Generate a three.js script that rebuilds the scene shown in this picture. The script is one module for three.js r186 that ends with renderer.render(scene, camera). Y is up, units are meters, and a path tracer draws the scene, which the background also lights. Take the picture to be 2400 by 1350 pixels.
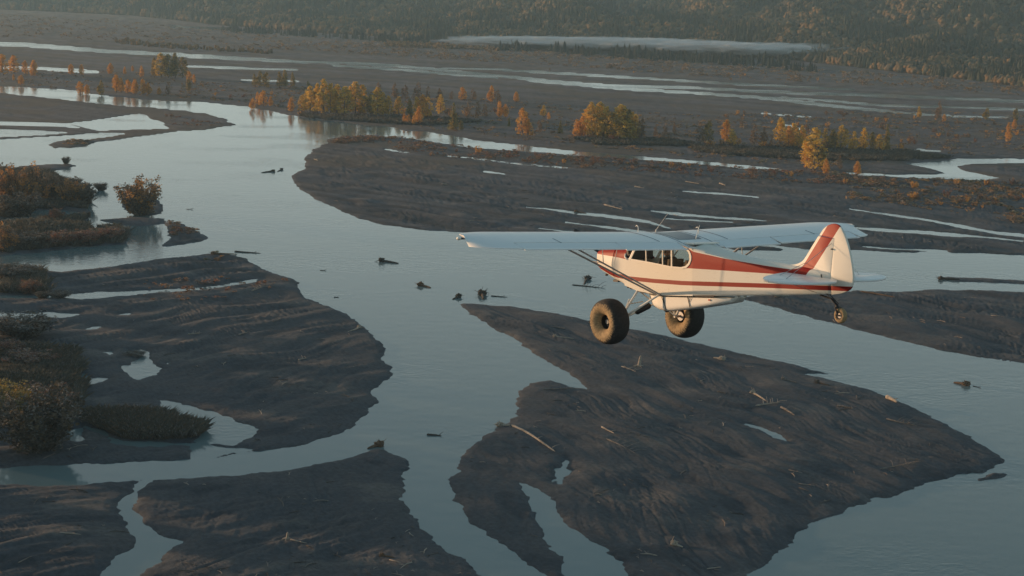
import * as THREE from 'three';
import { mergeGeometries, mergeVertices, toCreasedNormals } from 'three/addons/utils/BufferGeometryUtils.js';
import { MarchingCubes } from 'three/addons/objects/MarchingCubes.js';
import { createNoise2D, createNoise3D } from 'simplex-noise';

// ---------------------------------------------------------------- camera, sky, sun, exposure
const scene = new THREE.Scene();
const camera = new THREE.PerspectiveCamera(21.24, 16 / 9, 0.5, 30000);
camera.position.set(0, 70, 0);                                    // seventy metres above the valley floor
camera.rotation.set(-Math.atan(700 / 3600), 0, 0.0209);           // looking down eleven degrees, horizon a little tilted

const renderer = new THREE.WebGLRenderer({ antialias: true });
renderer.toneMapping = THREE.LinearToneMapping;
renderer.toneMappingExposure = 1.02;
renderer.shadowMap.enabled = true;
renderer.shadowMap.type = THREE.PCFSoftShadowMap;

const SUN = new THREE.Vector3(-0.9, Math.tan(4.2 * Math.PI / 180), -0.436).normalize();
const sun = new THREE.DirectionalLight(new THREE.Color().setRGB(1, 0.62, 0.34), 5);
sun.name = 'sun';
sun.position.copy(SUN).multiplyScalar(1500).add(new THREE.Vector3(0, 0, -500));
sun.target.position.set(0, 0, -500);
sun.castShadow = true;
sun.shadow.mapSize.set(4096, 4096);
Object.assign(sun.shadow.camera, { left: -900, right: 900, top: 500, bottom: -500, near: 10, far: 4000 });
sun.shadow.radius = 2;
scene.add(sun, sun.target);

{ // clear evening sky: pale at the horizon, blue-green overhead, warm round the low sun
  const w = 512, h = 256, data = new Float32Array(w * h * 4), zen = [0.055, 0.175, 0.265], hor = [0.88, 1.00, 0.93], warm = [1.5, 0.8, 0.35];
  for (let j = 0; j < h; j++) for (let i = 0; i < w; i++) {
    const el = ((j + 0.5) / h - 0.5) * Math.PI, az = ((i + 0.5) / w - 0.5) * 2 * Math.PI;
    const x = Math.cos(az) * Math.cos(el), y = Math.sin(el), z = Math.sin(az) * Math.cos(el);
    const t = 1 - Math.exp(-Math.max(0, el) / 0.25), a = Math.acos(THREE.MathUtils.clamp(x * SUN.x + y * SUN.y + z * SUN.z, -1, 1));
    const glow = Math.exp(-a / 0.24) + 0.12 * Math.exp(-a / 0.8);
    for (let c = 0; c < 3; c++) data[(j * w + i) * 4 + c] = (hor[c] + (zen[c] - hor[c]) * t + warm[c] * glow) * 1.0;
    data[(j * w + i) * 4 + 3] = 1;
  }
  const sky = new THREE.DataTexture(data, w, h, THREE.RGBAFormat, THREE.FloatType);
  sky.mapping = THREE.EquirectangularReflectionMapping; sky.magFilter = THREE.LinearFilter; sky.minFilter = THREE.LinearFilter; sky.needsUpdate = true;
  scene.background = sky; scene.environment = sky;
}
scene.fog = new THREE.FogExp2(new THREE.Color().setRGB(0.44, 0.64, 0.74), 0.000125);

// ---------------------------------------------------------------- the valley floor in metres (x right, z towards the viewer)
// OPS: outlines of water (1) and of land (0), each laid over those before it
const OPS = [[1,[[-476.9,-1009.5],[-340.7,-1019.4],[-310.2,-1011.6],[-281.7,-994.9],[-263.6,-963.8],[-220.5,-927.6],[-188.0,-919.2],[-161.5,-899.3],[-135.7,-861.7],[-120.1,-836.2],[-101.0,-813.3],[-78.4,-790.1],[-59.9,-777.2],[-55.3,-759.2],[-64.7,-741.2],[-76.5,-729.8],[-86.8,-714.8],[-84.8,-694.9],[-87.4,-666.1],[-85.9,-623.9],[-80.9,-594.4],[-83.4,-579.8],[-83.5,-569.0],[-75.7,-536.4],[-67.0,-509.7],[-56.4,-485.9],[-47.6,-466.6],[-38.7,-454.8],[-25.4,-445.8],[-17.8,-444.4],[-6.5,-442.0],[12.0,-438.1],[36.5,-436.7],[70.7,-435.1],[76.6,-430.6],[83.4,-426.3],[95.7,-426.4],[107.2,-424.3],[125.6,-425.9],[142.9,-423.8],[199.4,-416.9],[72.7,-141.2],[-72.0,-134.8]]],[0,[[-447.1,-945.7],[-322.8,-965.2],[-257.3,-909.6],[-226.7,-884.3],[-203.8,-874.4],[-174.3,-848.4],[-154.5,-813.4],[-141.4,-774.9],[-149.7,-744.3],[-160.9,-732.7],[-171.6,-706.5],[-185.4,-675.4],[-191.6,-687.8],[-181.3,-719.2],[-194.5,-718.4],[-206.5,-702.9],[-228.2,-679.8],[-310.0,-652.5]]],[1,[[-222.4,-762.7],[-211.6,-796.2],[-202.5,-832.0],[-192.5,-809.2],[-175.6,-769.1],[-168.5,-751.5],[-180.7,-741.7],[-197.8,-730.9],[-207.7,-742.3]]],[1,[[-352.4,-743.1],[-256.2,-764.4],[-237.8,-766.4],[-222.4,-762.7],[-207.1,-740.1],[-223.8,-747.9],[-251.0,-748.5],[-345.3,-728.1]]],[1,[[-334.9,-705.6],[-243.1,-724.8],[-224.9,-724.6],[-208.7,-717.3],[-221.8,-701.5],[-231.9,-691.0],[-318.2,-669.9]]],[0,[[-203.2,-664.1],[-201.0,-683.8],[-189.3,-686.3],[-183.2,-674.0],[-185.3,-655.0],[-194.6,-649.4]]],[0,[[-268.7,-564.2],[-191.8,-570.0],[-187.7,-583.4],[-179.0,-590.9],[-173.1,-593.5],[-167.9,-587.1],[-169.5,-575.4],[-174.6,-570.3],[-160.2,-542.8],[-151.4,-533.3],[-146.5,-528.2],[-139.5,-505.8],[-135.2,-481.8],[-128.0,-460.5],[-125.8,-442.7],[-119.4,-432.3],[-115.5,-439.2],[-108.1,-427.6],[-105.1,-410.3],[-115.6,-404.0],[-123.5,-394.9],[-131.8,-388.7],[-182.0,-378.8]]],[1,[[-149.4,-465.5],[-144.5,-470.9],[-134.3,-467.7],[-129.2,-458.5],[-132.4,-447.7],[-140.4,-449.1],[-143.1,-437.9],[-150.7,-438.4],[-151.4,-451.8]]],[0,[[-146.8,-534.1],[-143.7,-537.0],[-138.7,-520.3],[-140.6,-514.3]]],[0,[[-125.5,-487.2],[-124.8,-503.8],[-118.6,-502.7],[-111.6,-485.4],[-108.1,-468.8],[-111.9,-461.9],[-118.5,-467.3]]],[0,[[-124.0,-452.3],[-116.5,-459.4],[-105.1,-457.6],[-102.7,-448.5],[-108.4,-441.8],[-113.8,-443.6]]],[0,[[-103.5,-450.0],[-99.8,-451.4],[-95.7,-444.4],[-91.2,-436.1],[-85.3,-424.5],[-85.5,-417.8],[-95.1,-407.3],[-94.8,-419.6],[-98.8,-433.5]]],[0,[[-176.1,-366.2],[-126.3,-372.1],[-118.7,-369.4],[-115.6,-371.6],[-110.0,-368.1],[-105.3,-372.2],[-98.6,-378.9],[-91.9,-387.2],[-84.5,-393.2],[-79.0,-399.1],[-73.2,-397.2],[-69.2,-392.5],[-65.2,-384.1],[-61.3,-376.1],[-53.9,-366.6],[-51.2,-360.3],[-49.1,-349.9],[-46.5,-342.2],[-42.7,-336.8],[-37.2,-328.1],[-33.8,-321.4],[-30.5,-313.2],[-26.2,-300.9],[-24.2,-293.7],[-24.9,-286.5],[-22.4,-281.3],[-22.0,-271.0],[-24.0,-262.3],[-23.8,-258.9],[-22.8,-256.1],[-23.7,-246.9],[-25.7,-238.6],[-27.9,-234.6],[-31.3,-229.7],[-36.1,-226.2],[-38.6,-225.3],[-40.5,-224.5],[-43.6,-221.5],[-47.7,-220.4],[-55.1,-218.4],[-64.7,-216.5],[-74.0,-214.4],[-109.2,-210.0]]],[1,[[-161.5,-334.8],[-115.3,-338.8],[-107.5,-338.7],[-105.8,-340.8],[-98.9,-342.1],[-93.9,-345.1],[-79.1,-349.3],[-71.9,-352.7],[-65.4,-360.9],[-60.9,-365.8],[-61.4,-361.3],[-64.6,-356.6],[-71.4,-350.1],[-78.6,-346.8],[-87.2,-341.8],[-96.1,-335.5],[-97.9,-336.8],[-105.1,-337.0],[-114.0,-335.1],[-158.9,-329.4]]],[1,[[-152.6,-316.0],[-109.1,-320.4],[-102.7,-320.1],[-99.7,-322.2],[-91.8,-320.4],[-94.5,-317.0],[-99.5,-315.7],[-99.2,-311.9],[-104.5,-314.4],[-107.8,-316.2],[-150.3,-311.1]]],[1,[[-84.6,-321.1],[-82.4,-322.6],[-82.0,-320.5],[-83.7,-319.9]]],[1,[[-86.6,-305.8],[-85.8,-308.7],[-84.3,-309.7],[-85.0,-306.7]]],[1,[[-79.7,-287.9],[-76.7,-287.5],[-76.3,-284.7]]],[1,[[-65.1,-278.9],[-63.7,-280.4],[-63.7,-278.0]]],[1,[[-72.2,-276.3],[-70.7,-277.4],[-70.4,-282.5],[-73.3,-286.4],[-71.9,-290.4],[-70.2,-288.8],[-68.8,-284.3],[-66.7,-279.4],[-64.4,-274.7],[-64.2,-269.9],[-66.5,-266.6],[-69.3,-270.1]]],[1,[[-77.8,-264.8],[-77.4,-271.0],[-75.1,-267.4],[-72.1,-266.8],[-73.4,-263.9],[-74.5,-262.3]]],[1,[[-60.2,-253.7],[-53.0,-249.9],[-50.7,-246.9],[-48.6,-246.5],[-44.7,-242.2],[-40.3,-237.0],[-40.4,-233.2],[-42.3,-227.3],[-45.6,-228.0],[-48.9,-229.6],[-48.7,-233.5],[-47.9,-237.2],[-50.8,-237.2],[-54.7,-239.4],[-57.2,-243.5]]],[1,[[-67.8,-236.4],[-65.7,-235.2],[-63.6,-233.9],[-62.0,-230.9],[-59.0,-229.1],[-53.6,-228.5],[-49.8,-229.0],[-45.6,-228.0],[-42.2,-226.6],[-38.8,-226.7],[-39.2,-225.1],[-42.2,-224.0],[-44.0,-221.5],[-47.3,-220.2],[-48.5,-224.0],[-49.0,-227.1],[-52.0,-227.1],[-56.5,-226.7],[-60.2,-227.2],[-62.9,-231.1],[-65.3,-233.3]]],[1,[[-70.0,-234.4],[-68.0,-235.2],[-66.1,-229.5],[-66.8,-227.8],[-68.7,-230.4]]],[0,[[-106.1,-203.9],[-71.4,-206.5],[-64.5,-207.0],[-59.8,-207.9],[-54.2,-209.8],[-51.6,-210.5],[-48.4,-211.1],[-38.7,-213.8],[-32.8,-216.2],[-28.0,-219.4],[-25.1,-221.9],[-21.7,-225.9],[-20.0,-228.7],[-18.4,-226.3],[-15.0,-221.8],[-15.0,-218.0],[-15.4,-215.8],[-14.5,-204.8],[-13.1,-198.5],[-10.8,-191.2],[-8.5,-186.7],[-6.8,-183.8],[-4.3,-179.3],[-2.5,-176.4],[3.7,-166.3],[3.4,-138.1],[-72.0,-134.8]]],[1,[[-52.3,-211.3],[-52.5,-206.1],[-52.7,-203.1],[-53.1,-199.5],[-51.9,-196.6],[-50.7,-193.3],[-47.8,-187.0],[-47.4,-184.4],[-48.1,-181.4],[-48.1,-178.1],[-48.7,-173.9],[-50.3,-164.7],[-51.7,-155.3],[-47.6,-155.5],[-45.0,-165.0],[-44.0,-174.1],[-43.0,-178.8],[-42.1,-182.8],[-41.4,-185.9],[-43.5,-186.5],[-45.2,-188.3],[-46.7,-191.4],[-49.9,-196.2],[-50.9,-199.6],[-51.5,-206.0],[-50.9,-211.4]]],[0,[[-12.0,-340.0],[-6.7,-340.5],[0.1,-337.9],[9.5,-331.5],[18.5,-323.5],[27.1,-315.9],[35.2,-307.4],[43.0,-299.8],[50.4,-292.5],[57.3,-284.8],[59.8,-282.1],[55.4,-281.0],[60.5,-276.6],[65.8,-268.5],[68.9,-262.3],[72.6,-250.8],[75.1,-239.7],[76.5,-232.8],[76.8,-227.3],[74.7,-225.8],[71.3,-222.2],[66.9,-220.3],[62.2,-216.9],[56.3,-210.7],[52.1,-208.6],[48.2,-204.7],[40.9,-197.3],[35.2,-187.3],[32.2,-181.9],[29.2,-178.2],[22.5,-167.3],[13.3,-138.6],[10.8,-138.5],[9.6,-166.6],[5.1,-176.9],[3.3,-180.3],[1.1,-184.3],[-1.1,-188.6],[-3.5,-192.9],[-5.5,-197.6],[-6.6,-201.7],[-8.1,-209.2],[-8.3,-213.0],[-7.4,-219.0],[-7.4,-223.2],[-6.5,-228.7],[-4.5,-234.4],[-2.4,-238.4],[-1.9,-241.4],[-0.2,-244.0],[1.5,-248.0],[0.9,-254.7],[1.3,-263.2],[3.5,-270.0],[7.4,-271.9],[10.4,-268.4],[13.9,-266.6],[11.4,-276.3],[8.4,-284.3],[3.6,-296.2],[0.2,-307.3],[-4.3,-317.0],[-8.2,-327.4]]],[1,[[1.5,-212.9],[3.8,-211.5],[5.7,-207.8],[6.6,-202.6],[7.6,-197.7],[8.9,-193.0],[10.5,-189.3],[12.8,-186.1],[14.2,-182.1],[15.1,-177.4],[18.5,-167.1],[19.4,-148.2],[11.3,-138.5],[10.5,-164.2],[7.2,-177.0],[7.0,-182.2],[6.0,-185.7],[4.5,-192.1],[3.7,-198.9],[3.0,-206.0],[1.8,-209.1]]],[1,[[6.3,-213.2],[6.8,-215.4],[6.6,-216.8],[7.4,-217.7],[7.2,-219.7],[8.1,-220.0],[8.0,-222.5],[8.8,-224.1],[9.0,-221.5],[8.6,-219.6],[9.2,-218.2],[8.8,-216.2],[8.2,-215.5],[7.6,-212.7],[7.0,-213.7]]],[1,[[39.4,-246.0],[41.9,-243.9],[43.9,-239.4],[44.6,-235.1],[42.8,-238.8]]],[0,[[51.7,-354.1],[60.8,-357.6],[71.3,-359.8],[82.8,-365.8],[92.9,-364.8],[103.3,-369.1],[114.5,-368.2],[126.9,-367.9],[175.3,-364.6],[124.2,-253.4],[100.7,-293.4],[93.7,-297.7],[86.8,-303.8],[80.3,-312.8],[73.5,-322.4],[66.2,-332.6],[58.9,-345.9]]],[1,[[97.1,-296.6],[101.0,-294.1],[128.1,-261.9],[126.1,-257.6],[99.8,-290.5]]],[0,[[107.5,-384.9],[111.5,-387.7],[119.9,-386.3],[130.0,-383.9],[182.1,-379.4],[180.0,-374.7],[128.5,-379.1],[112.9,-380.8]]],[0,[[57.6,-428.2],[67.6,-430.9],[75.9,-426.1],[74.7,-422.4],[61.6,-422.2]]],[0,[[69.8,-219.2],[72.9,-221.1],[75.0,-221.4],[73.1,-219.7],[69.7,-218.0]]],[1,[[-65.7,-745.4],[-57.5,-754.1],[-46.6,-761.2],[-40.7,-753.4],[-28.8,-738.2],[-14.8,-715.9],[2.0,-703.5],[17.8,-687.6],[42.4,-672.5],[71.7,-654.1],[88.6,-644.1],[99.2,-635.0],[111.5,-626.5],[108.8,-623.0],[92.1,-627.5],[70.6,-644.0],[41.6,-660.1],[23.5,-666.9],[4.9,-675.7],[-14.1,-684.8],[-27.1,-697.3],[-41.1,-714.4],[-55.6,-730.1],[-66.7,-734.1]]],[1,[[132.3,-621.2],[153.2,-614.7],[175.7,-621.6],[175.3,-639.6],[168.5,-657.5],[185.4,-670.7],[199.0,-683.7],[228.2,-687.6],[325.0,-690.3],[317.4,-673.7],[222.8,-671.0],[195.8,-662.6],[186.5,-651.1],[186.9,-632.5],[194.7,-611.9],[184.0,-603.1],[156.5,-605.3],[135.7,-613.0]]],[1,[[-67.9,-1387.9],[-29.8,-1392.4],[33.3,-1351.9],[86.3,-1308.0],[136.4,-1270.0],[178.4,-1237.9],[219.8,-1213.3],[259.8,-1192.2],[256.3,-1175.8],[215.8,-1190.7],[175.1,-1214.4],[133.8,-1245.3],[84.6,-1281.8],[32.5,-1317.2],[-29.3,-1370.0],[-67.2,-1373.0]]],[1,[[-172.8,-1456.5],[-118.4,-1429.9],[-66.8,-1365.7],[-27.9,-1307.2],[7.9,-1259.5],[30.3,-1225.8],[62.3,-1189.2],[126.9,-1179.3],[166.9,-1156.7],[217.3,-1141.2],[288.0,-1130.4],[361.2,-1099.2],[493.0,-1055.8],[481.3,-1030.1],[352.3,-1071.5],[280.7,-1101.2],[211.8,-1111.4],[163.3,-1131.1],[124.1,-1152.7],[60.4,-1151.7],[29.3,-1180.5],[7.7,-1223.4],[-27.2,-1274.6],[-64.7,-1323.4],[-114.6,-1383.6],[-168.9,-1424.2]]],[1,[[-166.2,-1400.9],[-103.3,-1350.7],[-50.9,-1288.2],[-15.7,-1256.9],[-15.4,-1232.7],[-49.9,-1262.8],[-101.2,-1322.8],[-162.6,-1370.9]]],[1,[[9.1,-1232.7],[29.9,-1205.5],[81.7,-1151.2],[120.9,-1122.3],[157.9,-1092.4],[184.2,-1069.9],[198.2,-1039.0],[211.1,-1007.7],[244.5,-956.5],[267.1,-942.6],[299.3,-939.7],[296.1,-929.4],[263.2,-928.8],[240.9,-942.3],[206.3,-984.3],[192.1,-1006.1],[179.1,-1039.4],[154.6,-1069.5],[118.3,-1098.1],[79.6,-1120.9],[29.2,-1177.8],[8.9,-1203.7]]],[1,[[186.5,-1083.5],[212.5,-1063.6],[242.8,-1024.3],[298.4,-1020.9],[333.0,-1011.9],[457.6,-978.7],[450.8,-963.8],[327.9,-996.1],[293.8,-1004.8],[239.0,-1008.1],[209.1,-1046.2],[184.2,-1069.9]]],[1,[[-826.8,-1757.6],[-549.6,-1736.3],[-489.8,-1678.4],[-424.6,-1606.0],[-348.9,-1563.4],[-324.5,-1549.7],[-270.0,-1507.0],[-204.7,-1455.1],[-168.5,-1454.1],[-163.8,-1414.1],[-199.0,-1415.0],[-259.4,-1447.5],[-307.9,-1469.9],[-336.6,-1508.3],[-406.9,-1538.7],[-462.8,-1585.3],[-518.3,-1637.0],[-794.4,-1688.4]]],[1,[[-285.9,-1329.6],[-247.5,-1319.9],[-184.8,-1313.5],[-182.0,-1293.6],[-242.5,-1293.3],[-281.6,-1309.2]]],[1,[[-511.8,-1229.0],[-391.3,-1255.8],[-349.5,-1242.4],[-326.9,-1215.5],[-319.4,-1187.3],[-336.5,-1195.9],[-382.0,-1225.7],[-502.3,-1205.9]]],[1,[[-569.0,-2554.1],[-512.2,-2515.9],[-447.1,-2487.4],[-422.7,-2351.7],[-493.1,-2421.7],[-547.4,-2457.1]]],[1,[[3.6,-501.3],[13.4,-496.7],[19.5,-492.2],[32.2,-485.5],[42.2,-474.9],[47.6,-461.6],[47.2,-458.2],[41.7,-469.5],[31.7,-478.0],[19.3,-486.4],[13.3,-491.8],[3.6,-498.3]]],[1,[[16.0,-469.0],[25.6,-463.8],[35.5,-456.6],[42.6,-450.2],[42.4,-446.9],[35.2,-451.6],[25.4,-458.6],[15.9,-466.3]]],[1,[[44.8,-498.4],[54.6,-492.1],[67.7,-486.4],[80.4,-480.8],[80.0,-478.0],[67.0,-481.6],[54.1,-487.2],[44.6,-495.4]]],[1,[[48.1,-480.8],[59.8,-477.4],[68.9,-475.5],[68.5,-472.8],[59.4,-473.7],[47.8,-478.0]]],[1,[[113.0,-513.6],[119.9,-506.0],[131.1,-494.5],[140.9,-480.2],[148.0,-468.1],[155.6,-463.2],[198.6,-415.1],[195.7,-408.9],[153.2,-455.5],[146.2,-462.0],[139.1,-473.8],[129.9,-489.6],[119.0,-501.9],[112.3,-510.5]]],[1,[[102.7,-471.4],[117.8,-468.3],[129.8,-464.0],[141.0,-457.6],[151.8,-451.4],[150.5,-447.3],[139.5,-452.5],[127.8,-456.2],[116.0,-460.4],[101.4,-465.2]]],[1,[[99.9,-434.3],[110.1,-431.2],[123.0,-429.5],[122.0,-425.8],[109.4,-428.2],[99.2,-431.3]]],[1,[[7.9,-455.8],[14.9,-452.1],[22.4,-449.5],[22.3,-447.0],[14.8,-448.8],[7.9,-453.3]]],[1,[[-28.4,-652.4],[-19.2,-647.4],[-4.6,-633.8],[9.4,-623.8],[21.4,-618.3],[21.2,-613.8],[9.3,-619.2],[-4.6,-629.0],[-19.0,-642.4],[-28.2,-647.3]]],[1,[[-11.8,-599.7],[-3.4,-592.0],[-3.4,-587.8],[-11.7,-594.0]]],[1,[[60.8,-551.0],[75.5,-545.7],[86.7,-538.8],[86.1,-535.3],[74.9,-540.9],[60.5,-547.4]]],[1,[[147.6,-856.9],[152.7,-835.2],[152.7,-813.3],[151.3,-805.5],[150.8,-824.3],[146.2,-848.3]]],[1,[[189.6,-723.7],[199.0,-717.8],[197.4,-711.7],[188.0,-717.5]]],[1,[[147.1,-930.6],[162.8,-917.1],[174.0,-909.0],[172.7,-902.6],[161.1,-907.2],[146.0,-923.9]]],[1,[[-56.6,-674.2],[-45.5,-662.9],[-45.1,-657.7],[-56.3,-670.6]]],[1,[[-207.4,-1156.6],[-180.4,-1147.1],[-161.2,-1145.9],[-159.8,-1135.7],[-178.0,-1131.9],[-205.6,-1146.3]]]];
const FLOW = [[-59.2,-297.9,-0.933],[-32.9,-257.6,-1.058],[-87.5,-363.9,-0.744],[-50.4,-235.3,-0.464],[-54.4,-188.2,-0.49],[-31.0,-186.5,-0.785],[-18.2,-202.2,-1.571],[-0.7,-220.9,0.954],[11.9,-192.2,1.446],[22.3,-253.6,1.048],[35.8,-221.3,1.107],[53.5,-245.5,1.019],[17.6,-305.0,0.942],[91.1,-319.9,0.831],[-30.5,-532.1,0.667],[43.1,-521.5,0.721],[118.6,-533.1,0.896],[180.7,-591.7,1.022],[-136.7,-971.3,0.638],[77.2,-959.3,0.713],[-224.1,-844.0,0.302]];
const TREES = [["the far left row beyond the river",[[-376.2,-1133.2,14.0,"o"],[-379.0,-1167.1,12.3,"o"],[-366.3,-1154.3,9.4,"o"],[-352.7,-1130.9,10.9,"o"],[-331.9,-1036.1,6.1,"o"],[-350.7,-1078.3,4.1,"o"]]],["the loose row on the upper left plain",[[-334.0,-1160.8,7.4,"o"],[-325.3,-1158.2,7.4,"o"],[-308.4,-1176.5,7.8,"o"],[-298.6,-1180.2,5.4,"o"],[-301.5,-1216.0,4.5,"o"],[-278.0,-1147.5,7.9,"o"]]],["the round olive clump at upper left",[[-269.3,-1150.7,13.2,"v"],[-263.4,-1147.3,16.4,"g"],[-257.3,-1143.9,16.0,"v"],[-252.6,-1145.7,16.7,"v"],[-247.6,-1147.5,14.0,"v"],[-235.8,-1114.0,6.7,"o"],[-227.4,-1091.4,5.9,"o"]]],["the orange row on the upper left bank",[[-274.6,-972.4,7.6,"o"],[-268.6,-966.2,6.1,"o"],[-257.3,-957.9,8.8,"v"],[-255.4,-986.6,10.2,"o"],[-251.4,-983.7,8.5,"o"],[-245.7,-977.4,7.9,"o"],[-239.6,-971.2,8.4,"o"],[-234.2,-968.9,8.9,"o"],[-231.0,-969.9,6.9,"o"],[-224.7,-971.9,4.2,"o"],[-218.4,-969.9,7.8,"b"],[-211.9,-1000.4,8.5,"v"]]],["the two olive clumps above the river",[[-181.8,-1072.8,7.9,"v"],[-176.4,-1065.2,9.9,"v"],[-170.1,-1053.3,10.4,"v"],[-163.1,-1064.9,9.9,"v"],[-158.8,-1061.7,11.1,"v"],[-155.1,-1072.3,9.3,"v"],[-143.7,-1066.7,4.5,"v"]]],["the little orange group at the waterside",[[-149.4,-876.6,6.4,"o"],[-152.1,-908.7,6.9,"o"],[-146.7,-896.8,8.4,"o"],[-142.6,-898.0,5.6,"o"]]],["the big golden grove on the bend",[[-125.4,-861.4,7.3,"o"],[-119.9,-862.8,8.3,"g"],[-118.1,-869.4,10.3,"g"],[-114.5,-858.2,13.3,"g"],[-109.8,-853.5,15.1,"g"],[-105.9,-848.6,17.6,"g"],[-101.7,-846.8,15.7,"g"],[-98.7,-853.4,14.8,"g"],[-93.8,-845.9,14.2,"g"],[-89.0,-855.9,16.3,"g"],[-85.1,-857.0,14.6,"g"],[-80.4,-852.3,10.5,"v"],[-75.4,-842.0,14.6,"g"],[-73.2,-848.3,11.9,"g"],[-70.0,-849.2,10.0,"g"],[-64.4,-850.6,9.5,"g"],[-58.2,-846.4,8.5,"v"],[-54.2,-841.7,10.3,"g"],[-50.8,-839.7,11.7,"o"],[-48.0,-843.3,9.9,"g"],[-42.1,-862.2,10.3,"g"]]],["the brown trees behind the golden grove",[[-90.6,-1017.5,7.7,"b"],[-76.2,-970.2,10.0,"b"],[-69.4,-968.4,8.9,"b"],[-61.3,-967.0,10.8,"b"],[-55.0,-965.1,8.6,"b"],[-47.5,-959.9,8.0,"b"],[-40.6,-984.5,4.9,"b"],[-34.1,-978.7,7.6,"o"],[-27.4,-980.7,6.6,"b"],[-15.2,-961.9,9.9,"o"],[-11.5,-962.9,7.5,"b"],[0.2,-973.7,6.0,"o"]]],["the spit below the golden grove",[[-57.9,-800.2,4.7,"o"],[-55.3,-798.2,4.5,"o"],[-52.4,-793.8,4.7,"o"],[-50.1,-799.5,8.5,"o"],[-30.9,-769.5,12.9,"s"],[-27.1,-765.7,4.7,"v"]]],["the young trees right of the grove",[[-26.1,-846.0,7.8,"b"],[-20.9,-853.1,7.8,"b"],[-16.8,-848.4,6.9,"b"],[-9.0,-850.3,8.5,"o"],[-5.7,-851.2,6.9,"o"],[-3.3,-798.0,5.3,"s"],[11.7,-763.0,6.0,"b"],[15.7,-865.4,5.8,"g"],[18.2,-845.9,3.8,"o"],[22.4,-765.4,6.0,"s"]]],["the orange pair by the side channel",[[3.2,-743.1,12.4,"o"],[6.1,-741.6,7.0,"o"]]],["the dense clump above the side channel",[[29.9,-744.7,8.1,"o"],[32.4,-745.2,9.4,"o"],[35.1,-750.2,12.6,"o"],[36.5,-739.6,16.1,"g"],[41.0,-747.1,15.4,"g"],[44.2,-745.6,13.8,"g"],[50.2,-742.6,15.0,"g"],[52.8,-741.0,13.7,"v"],[56.2,-741.8,12.0,"g"],[39.1,-738.0,14.4,"g"],[42.1,-736.6,13.0,"g"],[45.3,-733.0,12.3,"v"],[48.2,-733.7,14.2,"g"],[51.0,-732.2,15.2,"g"],[53.7,-732.7,13.5,"v"],[57.2,-733.5,11.5,"g"],[60.3,-732.1,10.2,"b"],[69.5,-760.1,5.5,"b"],[73.8,-761.0,4.7,"b"],[79.3,-766.8,5.6,"b"]]],["the long row above the right channel",[[86.7,-721.3,9.7,"b"],[90.9,-722.1,10.0,"v"],[100.4,-730.2,10.1,"o"],[101.4,-718.3,7.1,"g"],[112.1,-720.6,9.0,"b"],[116.9,-721.5,8.0,"b"],[119.6,-716.2,4.5,"b"],[127.0,-738.0,10.9,"g"],[126.2,-709.7,9.7,"o"],[129.6,-716.3,10.2,"g"],[133.7,-717.1,9.4,"g"],[130.3,-710.6,8.7,"g"],[136.9,-721.7,8.0,"b"],[143.9,-713.4,8.5,"g"],[146.4,-708.1,8.7,"v"],[150.3,-708.9,10.3,"g"],[154.8,-702.2,8.4,"g"],[161.3,-711.1,9.4,"g"],[166.8,-718.0,7.4,"v"],[167.1,-704.7,7.5,"g"],[172.5,-713.4,11.5,"s"],[180.0,-714.9,4.5,"b"]]],["the tall group at the channel's end",[[121.9,-623.8,15.6,"g"],[119.7,-628.0,10.4,"o"],[125.6,-624.5,10.7,"s"],[123.2,-606.5,5.9,"o"],[132.7,-625.8,5.5,"b"],[136.2,-608.8,5.2,"o"]]],["the plain below the right hand forest",[[238.7,-913.2,6.3,"g"],[244.5,-890.7,10.3,"b"],[246.0,-885.3,4.1,"o"],[276.3,-904.5,6.8,"v"],[290.7,-896.3,7.3,"v"],[272.9,-842.5,5.4,"o"],[265.1,-827.9,4.6,"o"],[245.4,-765.3,6.9,"o"]]]];
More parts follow.
